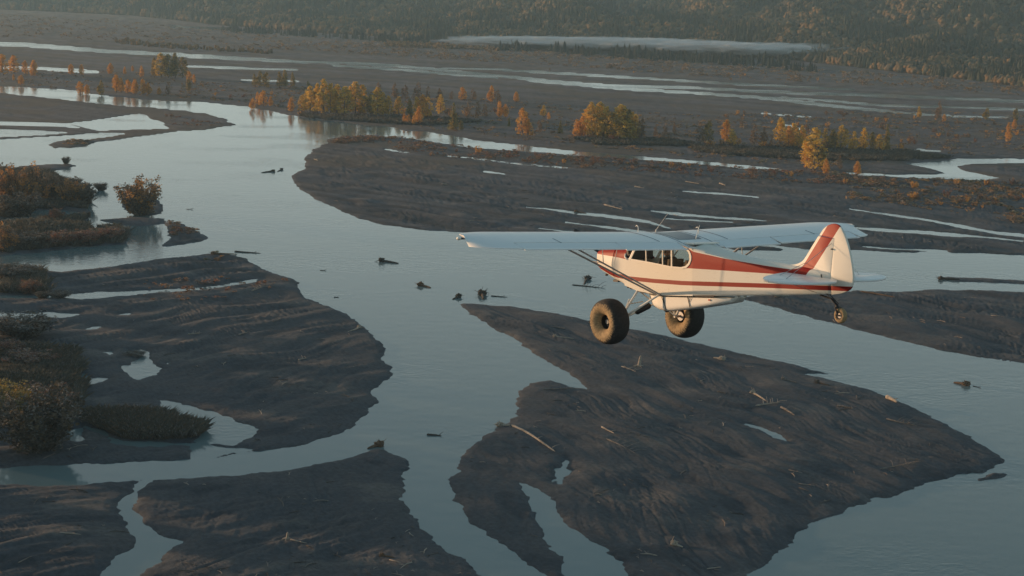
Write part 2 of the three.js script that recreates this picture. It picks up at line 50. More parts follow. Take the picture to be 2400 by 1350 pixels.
const BUSHES = [[-113.8,-465.2,11.8,15.9,"w","large willow clump with orange leaf tips standing in the river"],[-161.0,-485.8,11.8,10.0,"w","orange tipped willow at the left edge of the river thicket"],[-152.5,-483.1,11.9,12.1,"w","golden leaved willow on top of the left river thicket"],[-148.1,-489.8,8.3,10.0,"d","dark low willow in the middle of the left river thicket"],[-140.1,-481.1,8.7,10.5,"w","tall brownish willow near the right end of the river thicket"],[-136.1,-483.6,6.3,7.0,"d","small dark willow at the right tip of the river thicket"],[-149.0,-458.3,7.4,14.9,"d","dark broad shrub below the golden willow in the thicket"],[-140.6,-518.8,2.7,5.1,"d","dark rounded shrub on the islet right of the thicket"],[-133.8,-444.9,4.4,4.7,"r","small rust red shrub on the bank below the thicket"],[-132.4,-395.2,6.8,7.0,"w","orange shrub at the left frame edge above the calm inlet"],[-127.8,-400.4,4.3,10.7,"d","dark shrub on the inlet bank beside the orange shrub"],[-121.1,-404.7,4.3,9.5,"r","reddish low willow along the inlet bank"],[-115.4,-408.9,3.8,9.6,"r","reddish brown willow at the middle of the inlet bank"],[-110.2,-414.6,3.4,8.5,"r","reddish low shrub at the tip of the inlet bank"],[-173.5,-591.9,3.1,3.8,"d","dark shrub on the mud spit above the thicket"],[-118.5,-357.6,3.2,11.7,"d","dark low shrub beside the inlet's lower shore"],[-109.0,-340.5,3.2,5.1,"r","rust coloured shrub at the pond edge by the left frame"],[-104.4,-334.6,1.8,4.0,"d","small dark shrub between the two narrow left pools"],[-100.7,-335.0,1.7,5.9,"d","dark flat shrub at the end of the narrow left pool"],[-96.9,-296.3,4.6,15.1,"d","broad dark shrub below the two narrow left pools"],[-88.4,-274.2,3.0,9.9,"r","rusty low shrub above the large dark willow"],[-94.3,-280.4,3.0,6.8,"r","rusty brown shrub at the left edge above the dark willow"],[-70.9,-222.4,10.2,14.2,"d","large dark willow mass in the lower left corner"],[-75.1,-239.6,5.8,9.4,"r","red topped shrub growing behind the large dark willow"],[-79.7,-235.6,7.2,8.6,"v","olive shrub at the left edge beside the red topped shrub"],[-71.6,-284.4,1.0,5.0,"d","dark low shrub on the rim of the small round pond"]];
const SHADE_WILLOWS = [[-104,-232,11,9,"d"],[-112,-246,12,10,"d"],[-116,-262,13,10,"w"],[-124,-276,12,10,"d"],[-128,-292,13,11,"d"],[-138,-306,12,10,"w"],[-144,-324,13,11,"d"],[-150,-344,12,10,"d"],[-100,-214,12,10,"d"]];  // unseen willows, added so their shadows darken the lower left corner
const DRIFT = [[0.3,-240.5,7.2,-226.8,0.24,"l","long pale bare log lying across the dark bar below the airplane"],[-1.5,-241.4,0.2,-240.8,0.28,"r","dark root mass at the water's edge beside the long pale log"],[24.4,-283.3,23.5,-269.5,0.3,"u","pale broken stump standing in a hollow below the near wheel"],[41.0,-289.5,39.4,-290.5,0.28,"r","bleached root stump on the bar edge under the airplane's tail"],[14.9,-240.2,16.8,-236.2,0.16,"l","thin pale log on the sand right of the long pale log"],[15.3,-233.0,19.5,-226.1,0.12,"b","forked grey branch on the sand right of the long log"],[5.7,-263.0,12.0,-266.2,0.12,"l","thin grey log across the rounded lobe of the sand bar"],[20.9,-282.0,23.4,-278.0,0.15,"b","grey branch tangle beside the pale stump"],[8.9,-306.2,12.8,-304.6,0.16,"r","brown root tangle on the narrow top of the big bar"],[8.3,-316.1,11.4,-314.0,0.12,"l","thin grey stick on the narrow top of the big bar"],[42.9,-263.1,44.6,-258.7,0.2,"r","tangled pale roots in the middle of the big bar"],[42.2,-255.2,47.0,-257.7,0.16,"b","grey forked branch below the tangled pale roots"],[46.4,-254.9,48.1,-250.3,0.22,"l","short thick log at the end of the forked branch"],[50.2,-274.2,52.6,-272.5,0.16,"r","small root stump near the upper edge of the big bar"],[56.1,-272.2,58.0,-270.2,0.18,"r","dark root stump further along the bar's upper edge"],[56.5,-256.8,59.0,-254.8,0.16,"b","grey branch pile on the right half of the big bar"],[66.5,-262.7,67.5,-259.1,0.4,"l","short thick tan log lying at the water's edge of the bar"],[63.1,-248.8,67.5,-245.3,0.14,"b","low grey branch on the right shoulder of the big bar"],[55.5,-220.5,62.1,-224.1,0.14,"b","branch half buried near the bar's right point"],[84.2,-275.1,82.3,-276.9,0.3,"r","brown rootwad floating alone in the right hand channel"],[85.2,-274.6,86.4,-273.2,0.1,"l","short stick trailing from the floating brown rootwad"],[21.6,-187.7,22.6,-186.9,0.22,"r","small pale stump near the bottom of the big bar"],[-28.2,-187.0,-27.8,-184.4,0.2,"u","white stub standing in the dark furrow at lower left"],[-15.5,-181.1,-13.8,-180.3,0.14,"r","reddish root lump on the sand at the bottom edge"],[-13.1,-235.7,-10.7,-235.4,0.2,"l","dark log lying in the shallow rapid"],[-20.1,-229.1,-21.8,-227.6,0.3,"r","reddish root mass on the pointed bar beside the rapid"],[-31.6,-312.3,-33.6,-308.1,0.2,"r","pale roots on the right rim of the left bar"],[-40.1,-282.4,-38.7,-284.6,0.14,"l","small white stick on the left bar's long furrow"],[-65.2,-301.9,-62.9,-303.3,0.14,"b","pale twigs in the middle of the left bar"],[-54.9,-302.1,-53.6,-304.6,0.12,"b","brown twigs right of the pale twigs on the left bar"],[-49.8,-313.8,-48.4,-316.1,0.12,"l","grey stick near the upper middle of the left bar"],[-59.9,-346.7,-58.1,-351.0,0.16,"b","pale branches beside the narrow silver pool"],[-77.9,-394.0,-72.1,-398.6,0.25,"r","rootwad with orange weeds on the left bar's upper tip"],[-74.1,-402.4,-66.6,-400.7,0.22,"l","long dark log reaching over the water from the left bar"],[-33.9,-392.2,-29.3,-389.6,0.35,"r","dark rootwad stranded alone in mid river"],[-48.1,-377.7,-46.4,-377.3,0.12,"l","tiny dark stick floating in mid river"],[-40.7,-344.3,-39.5,-344.4,0.12,"l","tiny dark snag by the left bar's shoulder"],[-21.9,-360.3,-19.2,-357.9,0.32,"r","brown rootwad in mid river left of the airplane"],[-12.3,-347.3,-13.6,-344.7,0.3,"r","yellowish brush pile at the big bar's upstream tip"],[-6.9,-350.4,-6.5,-345.4,0.45,"r","upturned round root plate at the big bar's upstream tip"],[-4.9,-349.6,-0.9,-348.5,0.15,"l","thin dark log trailing downstream of the root plate"],[18.7,-373.1,17.4,-365.7,0.35,"r","tall dark snag in the water in front of the airplane's nose"],[14.4,-365.4,22.5,-361.9,0.16,"b","low branches spread around the tall dark snag"],[-91.9,-582.4,-95.7,-577.6,0.3,"r","dark rootwad in the upper river, left of a pair"],[-89.6,-588.5,-90.5,-578.5,0.25,"r","dark rootwad in the upper river, right of a pair"],[-103.1,-478.9,-100.9,-477.3,0.1,"b","bare twiggy snag in the river right of the willow clump"],[29.6,-501.7,35.4,-493.6,0.3,"l","pale tan log on the dark bar above the wing"],[20.1,-490.4,23.4,-488.0,0.25,"r","brown root pile beside the silver puddle above the wing"],[43.8,-556.1,47.1,-553.0,0.3,"l","short white log on the upper bar"],[76.4,-570.3,78.2,-565.5,0.28,"l","short white log on the upper bar further right"],[64.3,-576.0,69.2,-570.3,0.2,"l","long thin white log on the upper bar beside the willows"],[83.8,-363.2,90.8,-356.2,0.22,"l","long brown log on the right bar behind the tailwheel"],[108.7,-383.2,113.2,-382.0,0.3,"r","dark driftwood pile on the mud sliver at right"],[62.0,-352.7,65.5,-355.6,0.3,"r","tan root lump on the bar under the rear fuselage"],[-82.2,-626.2,-79.7,-620.3,0.2,"l","small white log near the tip of the upper bar"],[-26.2,-550.6,-23.8,-549.8,0.2,"l","tiny pale log in the middle of the upper bar"]];
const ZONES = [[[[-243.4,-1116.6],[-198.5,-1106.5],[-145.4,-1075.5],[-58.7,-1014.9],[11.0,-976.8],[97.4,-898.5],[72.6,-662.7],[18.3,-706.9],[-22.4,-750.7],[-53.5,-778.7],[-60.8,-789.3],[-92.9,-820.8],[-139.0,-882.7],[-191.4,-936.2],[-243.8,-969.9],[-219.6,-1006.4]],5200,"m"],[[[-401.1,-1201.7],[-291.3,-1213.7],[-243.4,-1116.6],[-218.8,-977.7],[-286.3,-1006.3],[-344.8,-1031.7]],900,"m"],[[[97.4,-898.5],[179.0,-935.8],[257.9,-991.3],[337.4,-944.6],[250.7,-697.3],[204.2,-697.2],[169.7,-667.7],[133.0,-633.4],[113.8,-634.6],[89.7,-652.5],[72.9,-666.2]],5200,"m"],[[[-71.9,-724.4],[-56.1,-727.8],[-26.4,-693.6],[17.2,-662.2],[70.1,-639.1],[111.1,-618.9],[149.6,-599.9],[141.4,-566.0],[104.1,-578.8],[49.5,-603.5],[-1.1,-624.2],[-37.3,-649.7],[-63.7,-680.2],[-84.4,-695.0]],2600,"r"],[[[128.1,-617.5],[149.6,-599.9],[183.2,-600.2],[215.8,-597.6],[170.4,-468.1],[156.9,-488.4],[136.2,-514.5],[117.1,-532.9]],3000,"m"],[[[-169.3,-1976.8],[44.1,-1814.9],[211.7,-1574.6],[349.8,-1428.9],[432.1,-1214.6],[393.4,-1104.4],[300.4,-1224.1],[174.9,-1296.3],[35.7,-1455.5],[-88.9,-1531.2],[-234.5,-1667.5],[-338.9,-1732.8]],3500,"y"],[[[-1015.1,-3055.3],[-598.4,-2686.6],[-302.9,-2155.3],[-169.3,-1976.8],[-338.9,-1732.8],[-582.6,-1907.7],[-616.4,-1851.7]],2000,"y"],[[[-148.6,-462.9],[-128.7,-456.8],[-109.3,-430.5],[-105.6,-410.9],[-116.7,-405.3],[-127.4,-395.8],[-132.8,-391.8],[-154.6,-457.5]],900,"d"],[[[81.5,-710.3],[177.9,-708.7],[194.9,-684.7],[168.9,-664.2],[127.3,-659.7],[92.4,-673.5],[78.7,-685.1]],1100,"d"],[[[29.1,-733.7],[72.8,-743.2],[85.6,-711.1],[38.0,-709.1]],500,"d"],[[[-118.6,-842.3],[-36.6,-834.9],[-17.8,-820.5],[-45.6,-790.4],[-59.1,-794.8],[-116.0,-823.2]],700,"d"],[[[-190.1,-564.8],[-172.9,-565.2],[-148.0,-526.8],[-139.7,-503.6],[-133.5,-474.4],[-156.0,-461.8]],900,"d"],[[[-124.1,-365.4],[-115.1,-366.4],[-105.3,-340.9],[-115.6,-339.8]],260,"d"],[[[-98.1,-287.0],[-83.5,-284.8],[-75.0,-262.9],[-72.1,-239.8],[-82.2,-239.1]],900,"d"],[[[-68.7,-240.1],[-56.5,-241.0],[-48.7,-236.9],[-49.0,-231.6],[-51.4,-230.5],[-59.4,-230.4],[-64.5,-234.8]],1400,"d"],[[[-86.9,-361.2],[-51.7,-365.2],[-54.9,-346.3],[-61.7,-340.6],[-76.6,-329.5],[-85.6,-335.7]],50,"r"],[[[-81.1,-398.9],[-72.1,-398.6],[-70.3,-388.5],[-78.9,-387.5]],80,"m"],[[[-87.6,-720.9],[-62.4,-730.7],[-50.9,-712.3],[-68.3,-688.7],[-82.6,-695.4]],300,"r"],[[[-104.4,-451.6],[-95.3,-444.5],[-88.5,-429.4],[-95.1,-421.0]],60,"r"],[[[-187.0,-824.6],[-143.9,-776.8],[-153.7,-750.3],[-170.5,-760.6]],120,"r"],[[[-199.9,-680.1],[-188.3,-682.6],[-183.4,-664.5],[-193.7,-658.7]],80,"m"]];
const SHRUBS = [["bank scrub near golden groves",[[-80.6,-885.1,2.7,"o"],[-11.7,-891.0,2.8,"r"],[-134.7,-940.1,1.8,"r"],[-76.5,-927.8,2.7,"b"],[-141.1,-1003.4,1.9,"w"],[6.1,-803.8,2.3,"o"],[-74.1,-877.6,3.2,"o"],[-30.3,-880.3,1.6,"w"],[-214.2,-1056.8,1.4,"o"],[-190.6,-978.8,1.7,"o"],[-63.6,-881.8,2.8,"o"],[-95.6,-896.3,1.6,"r"],[-200.1,-1013.4,1.9,"r"],[-181.6,-1024.8,1.8,"b"],[-80.4,-894.6,3.1,"b"],[-77.8,-844.5,1.9,"b"],[-79.9,-943.7,2.8,"w"],[-48.6,-850.2,3.2,"w"],[-39.7,-810.4,3.1,"w"],[-88.5,-872.1,1.9,"r"],[-192.9,-992.2,1.4,"o"],[-176.8,-955.0,2.8,"r"],[-82.6,-871.3,1.7,"b"],[-57.4,-823.9,1.4,"o"],[-53.3,-848.8,2.7,"w"],[-32.5,-843.3,2.9,"b"],[-127.3,-961.3,2.2,"r"],[-201.6,-1054.8,1.8,"o"],[-170.9,-967.3,2.6,"r"],[-107.7,-929.9,1.4,"w"],[-135.8,-1008.5,1.3,"o"],[-108.8,-921.7,1.5,"o"],[6.8,-869.8,2.2,"r"],[-59.6,-817.3,2.1,"r"],[-23.4,-852.8,1.5,"b"],[-157.0,-991.8,2.8,"o"],[-57.2,-841.3,2.4,"w"],[-80.1,-898.8,3.2,"r"],[-141.8,-929.0,1.5,"r"],[14.3,-826.5,1.2,"o"],[-45.0,-810.3,2.6,"r"],[-157.5,-916.8,3.1,"w"],[-145.0,-985.6,2.1,"r"],[-48.4,-848.7,3.1,"o"],[-131.0,-966.2,2.8,"w"]]],["undergrowth of the golden grove",[[-117.6,-840.6,2.5,"o"],[-84.8,-862.0,3.1,"b"],[-81.5,-864.7,2.6,"w"],[-78.0,-875.3,3.0,"o"],[-48.9,-852.2,3.3,"b"],[-37.3,-879.3,3.1,"w"],[-51.3,-879.6,2.9,"o"],[-62.3,-859.0,3.2,"o"],[-67.0,-842.5,4.0,"b"],[-33.2,-854.5,2.4,"b"],[-87.0,-859.7,3.0,"b"],[-74.3,-859.8,4.3,"o"],[-45.2,-825.9,2.5,"w"],[-47.0,-844.3,3.9,"o"],[-74.0,-847.6,2.6,"o"],[-27.8,-859.4,4.2,"o"],[-39.6,-874.6,3.9,"b"],[-87.8,-864.4,3.8,"b"],[-98.7,-848.3,3.7,"w"],[-72.8,-863.3,4.1,"b"],[-35.8,-850.2,4.0,"w"],[-86.1,-845.5,2.5,"b"]]],["undergrowth of the dense clump",[[48.6,-739.5,3.7,"w"],[47.2,-728.1,4.2,"r"],[58.8,-735.6,4.0,"r"],[37.1,-739.9,4.0,"b"],[47.3,-744.4,3.6,"r"],[71.3,-741.7,3.3,"b"],[31.1,-748.8,3.2,"b"],[54.7,-734.8,4.2,"r"],[72.6,-732.3,3.9,"b"],[76.7,-734.0,2.7,"r"],[39.8,-741.1,4.1,"b"],[45.9,-727.3,2.8,"b"],[44.1,-749.0,4.2,"w"],[36.5,-735.1,4.4,"b"]]],["undergrowth of the long row",[[141.2,-718.0,2.4,"o"],[122.5,-701.2,2.9,"b"],[132.6,-707.6,3.9,"o"],[101.1,-722.4,2.6,"b"],[103.9,-720.5,4.1,"o"],[95.0,-708.5,4.3,"w"],[90.7,-710.5,3.9,"o"],[162.1,-719.2,4.2,"w"],[146.7,-714.8,4.0,"w"],[131.8,-700.7,3.9,"w"],[147.1,-721.7,4.3,"w"],[122.3,-707.3,4.2,"w"],[136.1,-700.8,3.5,"b"],[124.1,-702.8,3.9,"w"],[116.2,-717.4,3.2,"o"],[118.1,-715.8,2.9,"w"],[142.5,-705.7,4.4,"b"],[89.2,-709.3,3.9,"w"],[149.3,-718.0,2.6,"b"],[115.6,-721.8,2.7,"o"],[100.7,-711.5,2.6,"b"],[114.3,-715.0,2.7,"o"],[127.1,-711.5,3.3,"w"],[178.2,-710.2,4.2,"o"]]],["scattered brush on the right plain",[[121.2,-884.3,3.0,"w"],[205.2,-733.4,1.3,"w"],[267.5,-902.9,1.8,"o"],[193.2,-885.9,1.3,"r"],[208.6,-903.6,1.9,"r"],[271.8,-876.2,2.3,"w"],[193.7,-911.7,3.1,"b"],[196.1,-762.6,2.5,"r"],[195.6,-926.9,3.1,"r"],[251.0,-770.6,1.3,"b"],[223.4,-779.1,2.2,"r"],[146.7,-903.8,3.0,"o"],[135.2,-913.0,2.4,"w"],[222.4,-791.9,2.9,"b"],[281.2,-856.2,2.3,"r"],[153.5,-839.7,2.9,"o"],[216.5,-905.2,2.0,"r"],[239.0,-853.5,2.2,"w"],[194.3,-927.5,2.3,"r"],[142.2,-853.4,2.1,"o"],[212.4,-882.5,2.7,"o"],[217.9,-791.5,2.4,"o"],[159.5,-898.9,2.0,"w"],[192.0,-747.9,2.7,"b"],[185.4,-919.9,1.3,"r"],[206.9,-882.0,3.1,"o"],[194.5,-761.8,1.5,"o"],[168.3,-889.6,1.4,"o"],[198.1,-922.3,2.3,"r"],[122.6,-834.6,3.0,"b"],[264.2,-810.8,3.0,"o"],[190.1,-756.6,1.9,"o"],[207.0,-887.8,1.5,"r"],[228.7,-763.6,2.5,"r"],[163.0,-862.9,1.9,"o"],[203.3,-854.0,2.1,"r"],[154.4,-871.5,2.6,"b"],[175.1,-829.7,1.3,"o"],[144.4,-894.6,1.4,"o"],[140.2,-825.0,1.3,"o"],[251.6,-874.8,2.1,"b"],[260.7,-823.7,1.7,"o"],[193.9,-745.8,3.1,"r"],[157.1,-829.7,2.5,"w"],[169.5,-835.5,2.9,"o"],[187.1,-927.9,2.6,"b"],[233.7,-903.0,2.6,"o"],[252.5,-804.9,2.0,"w"],[255.6,-891.0,1.5,"w"],[222.0,-814.0,3.0,"r"],[225.6,-787.3,2.1,"o"],[251.3,-820.1,1.9,"o"],[133.0,-899.0,1.4,"o"],[178.6,-863.3,1.4,"b"],[131.2,-912.2,3.1,"o"],[232.4,-792.9,2.4,"w"],[265.8,-827.0,1.6,"w"],[198.0,-830.6,3.1,"w"],[246.0,-902.5,1.4,"o"],[129.2,-874.1,2.5,"w"]]],["orange brush at the right edge",[[154.2,-526.9,1.7,"r"],[158.7,-574.9,1.8,"w"],[146.9,-525.4,1.5,"o"],[157.8,-521.1,2.6,"w"],[157.4,-529.4,2.2,"o"],[149.2,-566.7,2.2,"o"],[141.1,-539.1,3.0,"o"],[177.7,-538.2,2.2,"r"],[165.4,-541.0,2.4,"r"],[179.8,-583.5,2.8,"o"],[190.7,-584.2,3.2,"r"],[138.6,-553.0,1.4,"w"],[176.7,-544.0,2.3,"w"],[141.6,-539.3,2.7,"o"],[182.1,-546.2,1.5,"o"],[155.0,-547.4,2.8,"r"],[159.1,-517.6,1.3,"o"],[161.3,-588.0,2.0,"r"],[137.4,-542.8,2.4,"w"],[168.7,-558.7,2.1,"w"],[143.2,-538.9,1.9,"r"],[147.6,-529.5,2.1,"w"],[125.3,-577.8,2.5,"o"],[147.4,-564.9,3.1,"o"],[157.8,-532.6,3.1,"w"],[174.9,-561.2,2.7,"w"],[168.9,-535.2,1.3,"o"],[127.0,-578.9,1.3,"r"],[159.3,-524.8,1.3,"w"],[167.9,-580.1,2.8,"o"],[166.2,-528.4,2.0,"r"],[166.5,-554.6,1.3,"o"],[180.5,-568.3,2.8,"w"],[180.8,-584.3,2.7,"r"]]],["low red brush below the side channel",[[46.6,-629.3,1.4,"o"],[33.5,-636.0,2.8,"r"],[78.0,-605.4,2.6,"r"],[32.8,-646.0,1.6,"r"],[10.4,-642.7,1.6,"r"],[63.9,-625.6,2.2,"o"],[74.2,-607.1,1.7,"r"],[94.1,-607.7,2.9,"r"],[0.8,-662.1,2.4,"r"],[-6.0,-661.1,1.2,"r"],[43.5,-629.7,2.6,"r"],[66.9,-614.1,2.0,"r"],[71.2,-626.2,1.9,"o"],[28.0,-632.9,2.9,"r"],[101.9,-602.9,2.2,"r"],[-25.5,-666.7,1.8,"r"],[-2.6,-645.7,3.0,"r"],[-16.1,-664.3,3.2,"o"],[49.2,-631.5,2.8,"r"],[102.7,-602.3,1.8,"r"],[31.3,-623.2,2.8,"r"],[78.5,-618.5,1.9,"r"],[-11.2,-647.2,2.5,"r"],[108.1,-599.4,2.6,"o"],[9.0,-656.5,2.0,"r"],[20.2,-627.6,2.1,"o"]]],["distant brush by the silver channels",[[60.9,-1422.3,1.7,"w"],[217.0,-1246.9,1.4,"w"],[233.9,-1274.7,1.8,"w"],[252.3,-1296.9,3.0,"o"],[103.0,-1360.8,1.9,"o"],[29.2,-1374.2,1.9,"w"],[190.3,-1352.5,1.9,"o"],[198.8,-1349.3,2.8,"o"],[187.0,-1363.1,2.7,"w"],[177.8,-1280.7,3.0,"w"]]]];
const WOODS = [[[[38.8,-1799.5],[117.4,-1791.3],[225.3,-1677.3],[273.6,-1556.8],[293.8,-1443.9],[269.4,-1419.6],[224.0,-1510.3],[168.3,-1573.8],[85.7,-1652.8],[46.3,-1709.0]],750,"s"],[[[-28.0,-1968.3],[15.0,-1933.9],[13.9,-1774.2],[-25.2,-1778.2]],260,"s"],[[[-207.5,-2088.0],[-121.7,-2090.3],[-109.8,-1981.3],[-191.3,-1979.3]],200,"s"],[[[-481.3,-1860.3],[-377.8,-1736.6],[-253.4,-1612.6],[-247.2,-1573.1],[-369.0,-1653.9],[-455.1,-1758.7]],260,"y"],[[[-460.1,-2422.8],[-210.9,-2122.3],[-201.0,-2022.6],[-428.1,-2253.8]],380,"s"],[[[-169.3,-1976.8],[-26.8,-1882.1],[-20.4,-1780.8],[-157.2,-1836.0]],500,"y"]];
const TOE = [[-0.482,6564],[-0.3926,4374],[-0.3206,3801],[-0.245,3358],[-0.1929,2712],[-0.1396,2396],[-0.0581,2146],[0.0242,1998],[0.1062,1924],[0.1738,1738],[0.24,1531],[0.3168,1341],[0.3905,1170],[0.4823,1019]];
const MIST = [[-31.9,-1879.2],[45.0,-1854.0],[144.0,-1817.2],[234.4,-1745.5],[320.0,-1690.3]];

// ---------------------------------------------------------------- helpers
const rngOf = (seed) => () => { seed = (seed + 0x6d2b79f5) | 0; let t = Math.imul(seed ^ (seed >>> 15), 1 | seed); t = (t + Math.imul(t ^ (t >>> 7), 61 | t)) ^ t; return ((t ^ (t >>> 14)) >>> 0) / 4294967296; };
const rnd = rngOf(11), N2 = createNoise2D(rngOf(3)), N2b = createNoise2D(rngOf(4)), N3 = createNoise3D(rngOf(5));
const { lerp, clamp, smoothstep } = THREE.MathUtils;
const V = (x, y, z) => new THREE.Vector3(x, y, z);
const taken = {};
function numbered(name) { const n = taken[name] = (taken[name] ?? -1) + 1; return n ? name + '_' + String(n).padStart(3, '0') : name; }
function shade(o) { o.traverse((c) => { if (c.isMesh) { c.castShadow = true; c.receiveShadow = true; } }); return o; }
function add(o, label, category, group) { o.name = numbered(o.name); o.userData.label = label; o.userData.category = category; if (group) o.userData.group = group; scene.add(shade(o)); return o; }
function structure(o, kind = 'structure') { o.userData.kind = kind; scene.add(o); o.castShadow = true; o.receiveShadow = true; return o; }
function part(name, geometry, material, parent, label) { const m = new THREE.Mesh(geometry, material); m.name = name; parent.add(m); if (label) m.userData.label = label; return m; }
function group(name, parent) { const g = new THREE.Group(); g.name = name; if (parent) parent.add(g); return g; }
const std = (r, g, b, roughness = 0.8, more = {}) => new THREE.MeshPhysicalMaterial({ color: new THREE.Color().setRGB(r, g, b), roughness, ...more });
function fbm(n, x, y, o = 4) { let s = 0, a = 0.5, f = 1; for (let i = 0; i < o; i++) { s += a * n(x * f, y * f); a *= 0.5; f *= 2.03; } return s; }
// repeating noise for textures: a lattice of random values, smoothly joined
function lattice(size, seed) { const r = rngOf(seed), v = new Float32Array(size * size); for (let i = 0; i < v.length; i++) v[i] = r(); return (x, y) => { const xi = Math.floor(x), yi = Math.floor(y); let fx = x - xi, fy = y - yi; fx = fx * fx * (3 - 2 * fx); fy = fy * fy * (3 - 2 * fy); const X = ((xi % size) + size) % size, Y = ((yi % size) + size) % size, X1 = (X + 1) % size, Y1 = (Y + 1) % size; return lerp(lerp(v[Y * size + X], v[Y * size + X1], fx), lerp(v[Y1 * size + X], v[Y1 * size + X1], fx), fy); }; }
function texture(size, fn, colour = false, repeat = 1) {
  const d = new Uint8Array(size * size * 4);
  for (let j = 0; j < size; j++) for (let i = 0; i < size; i++) { const v = fn(i / size, j / size), o = (j * size + i) * 4; for (let c = 0; c < 3; c++) d[o + c] = clamp(Math.round(255 * (Array.isArray(v) ? v[c] : v)), 0, 255); d[o + 3] = 255; }
  const t = new THREE.DataTexture(d, size, size, THREE.RGBAFormat); t.wrapS = t.wrapT = THREE.RepeatWrapping; t.magFilter = THREE.LinearFilter; t.minFilter = THREE.LinearMipmapLinearFilter; t.generateMipmaps = true; if (colour) t.colorSpace = THREE.SRGBColorSpace; t.repeat.set(repeat, repeat); t.needsUpdate = true; return t;
}
function inside(p, x, z) { let c = false; for (let i = 0, j = p.length - 1; i < p.length; j = i++) if ((p[i][1] > z) !== (p[j][1] > z) && x < (p[j][0] - p[i][0]) * (z - p[i][1]) / (p[j][1] - p[i][1]) + p[i][0]) c = !c; return c; }
function bounds(p) { let a = 1e9, b = -1e9, c = 1e9, d = -1e9; for (const [x, z] of p) { a = Math.min(a, x); b = Math.max(b, x); c = Math.min(c, z); d = Math.max(d, z); } return [a, b, c, d]; }

// ---------------------------------------------------------------- terrain
const REACH = 40, BOX = OPS.map(([, p]) => bounds(p));
function shore(x, z) {                    // metres to the nearest shore: above zero on land, below zero in water
  let d = REACH;
  for (let k = 0; k < OPS.length; k++) {
    const b = BOX[k]; if (x < b[0] - REACH || x > b[1] + REACH || z < b[2] - REACH || z > b[3] + REACH) continue;
    const p = OPS[k][1]; let m = 1e9, c = false;
    for (let i = 0, j = p.length - 1; i < p.length; j = i++) {
      const ax = p[j][0], az = p[j][1], ex = p[i][0] - ax, ez = p[i][1] - az, wx = x - ax, wz = z - az;
      let t = (wx * ex + wz * ez) / (ex * ex + ez * ez + 1e-9); t = t < 0 ? 0 : t > 1 ? 1 : t;
      const dx = wx - ex * t, dz = wz - ez * t, q = dx * dx + dz * dz; if (q < m) m = q;
      if ((p[i][1] > z) !== (az > z) && x < (ax - p[i][0]) * (z - p[i][1]) / (az - p[i][1]) + p[i][0]) c = !c;
    }
    const s = c ? -Math.sqrt(m) : Math.sqrt(m);
    d = OPS[k][0] ? Math.min(d, s) : Math.max(d, -s);
  }
  return Math.max(-REACH, d);
}
function streaks(x, z) {                  // ridges and furrows that floods left, drawn out along the current
  const far = Math.max(1, -z / 230); let s = 0, t = 0, w = 0, k = 0;
  for (const [cx, cz, a] of FLOW) {
    const R = 0.1 * -cz + 12, q = ((x - cx) ** 2 + (z - cz) ** 2) / (R * R); if (q > 7) continue;
    const g = Math.exp(-q), c = Math.cos(a), n = Math.sin(a), u = ((x - cx) * c + (z - cz) * n) / far / (1 + 2.2 * smoothstep(-z, 300, 430)), v = (-(x - cx) * n + (z - cz) * c) / far + 2.2 * N2(x / 34, z / 34);
    s += g * (0.62 * N2(u / 26 + cx, v / 3.1) + 0.3 * N2b(u / 11, v / 1.25 + cz) + 0.16 * N2(u / 4, v / 0.7)); t += g * N2b(u / 34 - cz, v / 6.5); w += g;
    const e = N2b(u / 27 + cz, v / 3.4 - cx), m = N2(u / 13 - cx, v / 1.7 + cz); k += g * Math.max(1 - smoothstep(Math.abs(e), 0.03, 0.17), 0.7 * (1 - smoothstep(Math.abs(m), 0.03, 0.2))) * smoothstep(N2(u / 40 - cx, v / 12), -0.25, 0.35);
  }
  return w > 1e-4 ? [s / w, t / w, k / w] : [0.5 * N2(x / 30, z / 12), 0.5 * N2b(x / 50, z / 20), 0];
}
const sdNoise = (x, z) => { const a = smoothstep(-z, 330, 900); return (1 - a) * (0.55 * N2(x / 7, z / 7) + 0.28 * N2b(x / 2.1, z / 2.1)) + a * (1.7 * N2(x / 26, z / 26) + 0.7 * N2b(x / 8, z / 8)); };
function ground(x, z) {
  const d = shore(x, z) + sdNoise(x, z);
  if (d < 0) return [-0.03 - 0.9 * (1 - Math.exp(d / 3)), d, 0, 0, 0];
  const [s, t, c] = streaks(x, z), low = lerp(1, 0.3, smoothstep(-z, 420, 800)), far = Math.max(1, -z / 260), k = 1 - Math.exp(-d / (3.5 * far));
  const cut = 0.5 + 0.5 * N2(x / 19, z / 19);                    // some banks are cut steep, some run out flat
  let h = low * ((0.12 + 0.5 * cut) * (1 - Math.exp(-d / 0.9)) + 0.4 * (1 - Math.exp(-d / 18)) + k * (0.34 * s + 0.36 * t - 0.34 * c) * Math.pow(far, 0.55) + 0.3 * k * fbm(N2b, x / 60, z / 60, 2));
  h += 0.35 * k * low * fbm(N2, (x + z) / 130, (z - x) / 12, 2) * smoothstep(-z, 320, 420); h = Math.max(h, 0.04 + 0.05 * k);
  return [h, d, s, t, c];
}
const groundY = (x, z) => ground(x, z)[0];
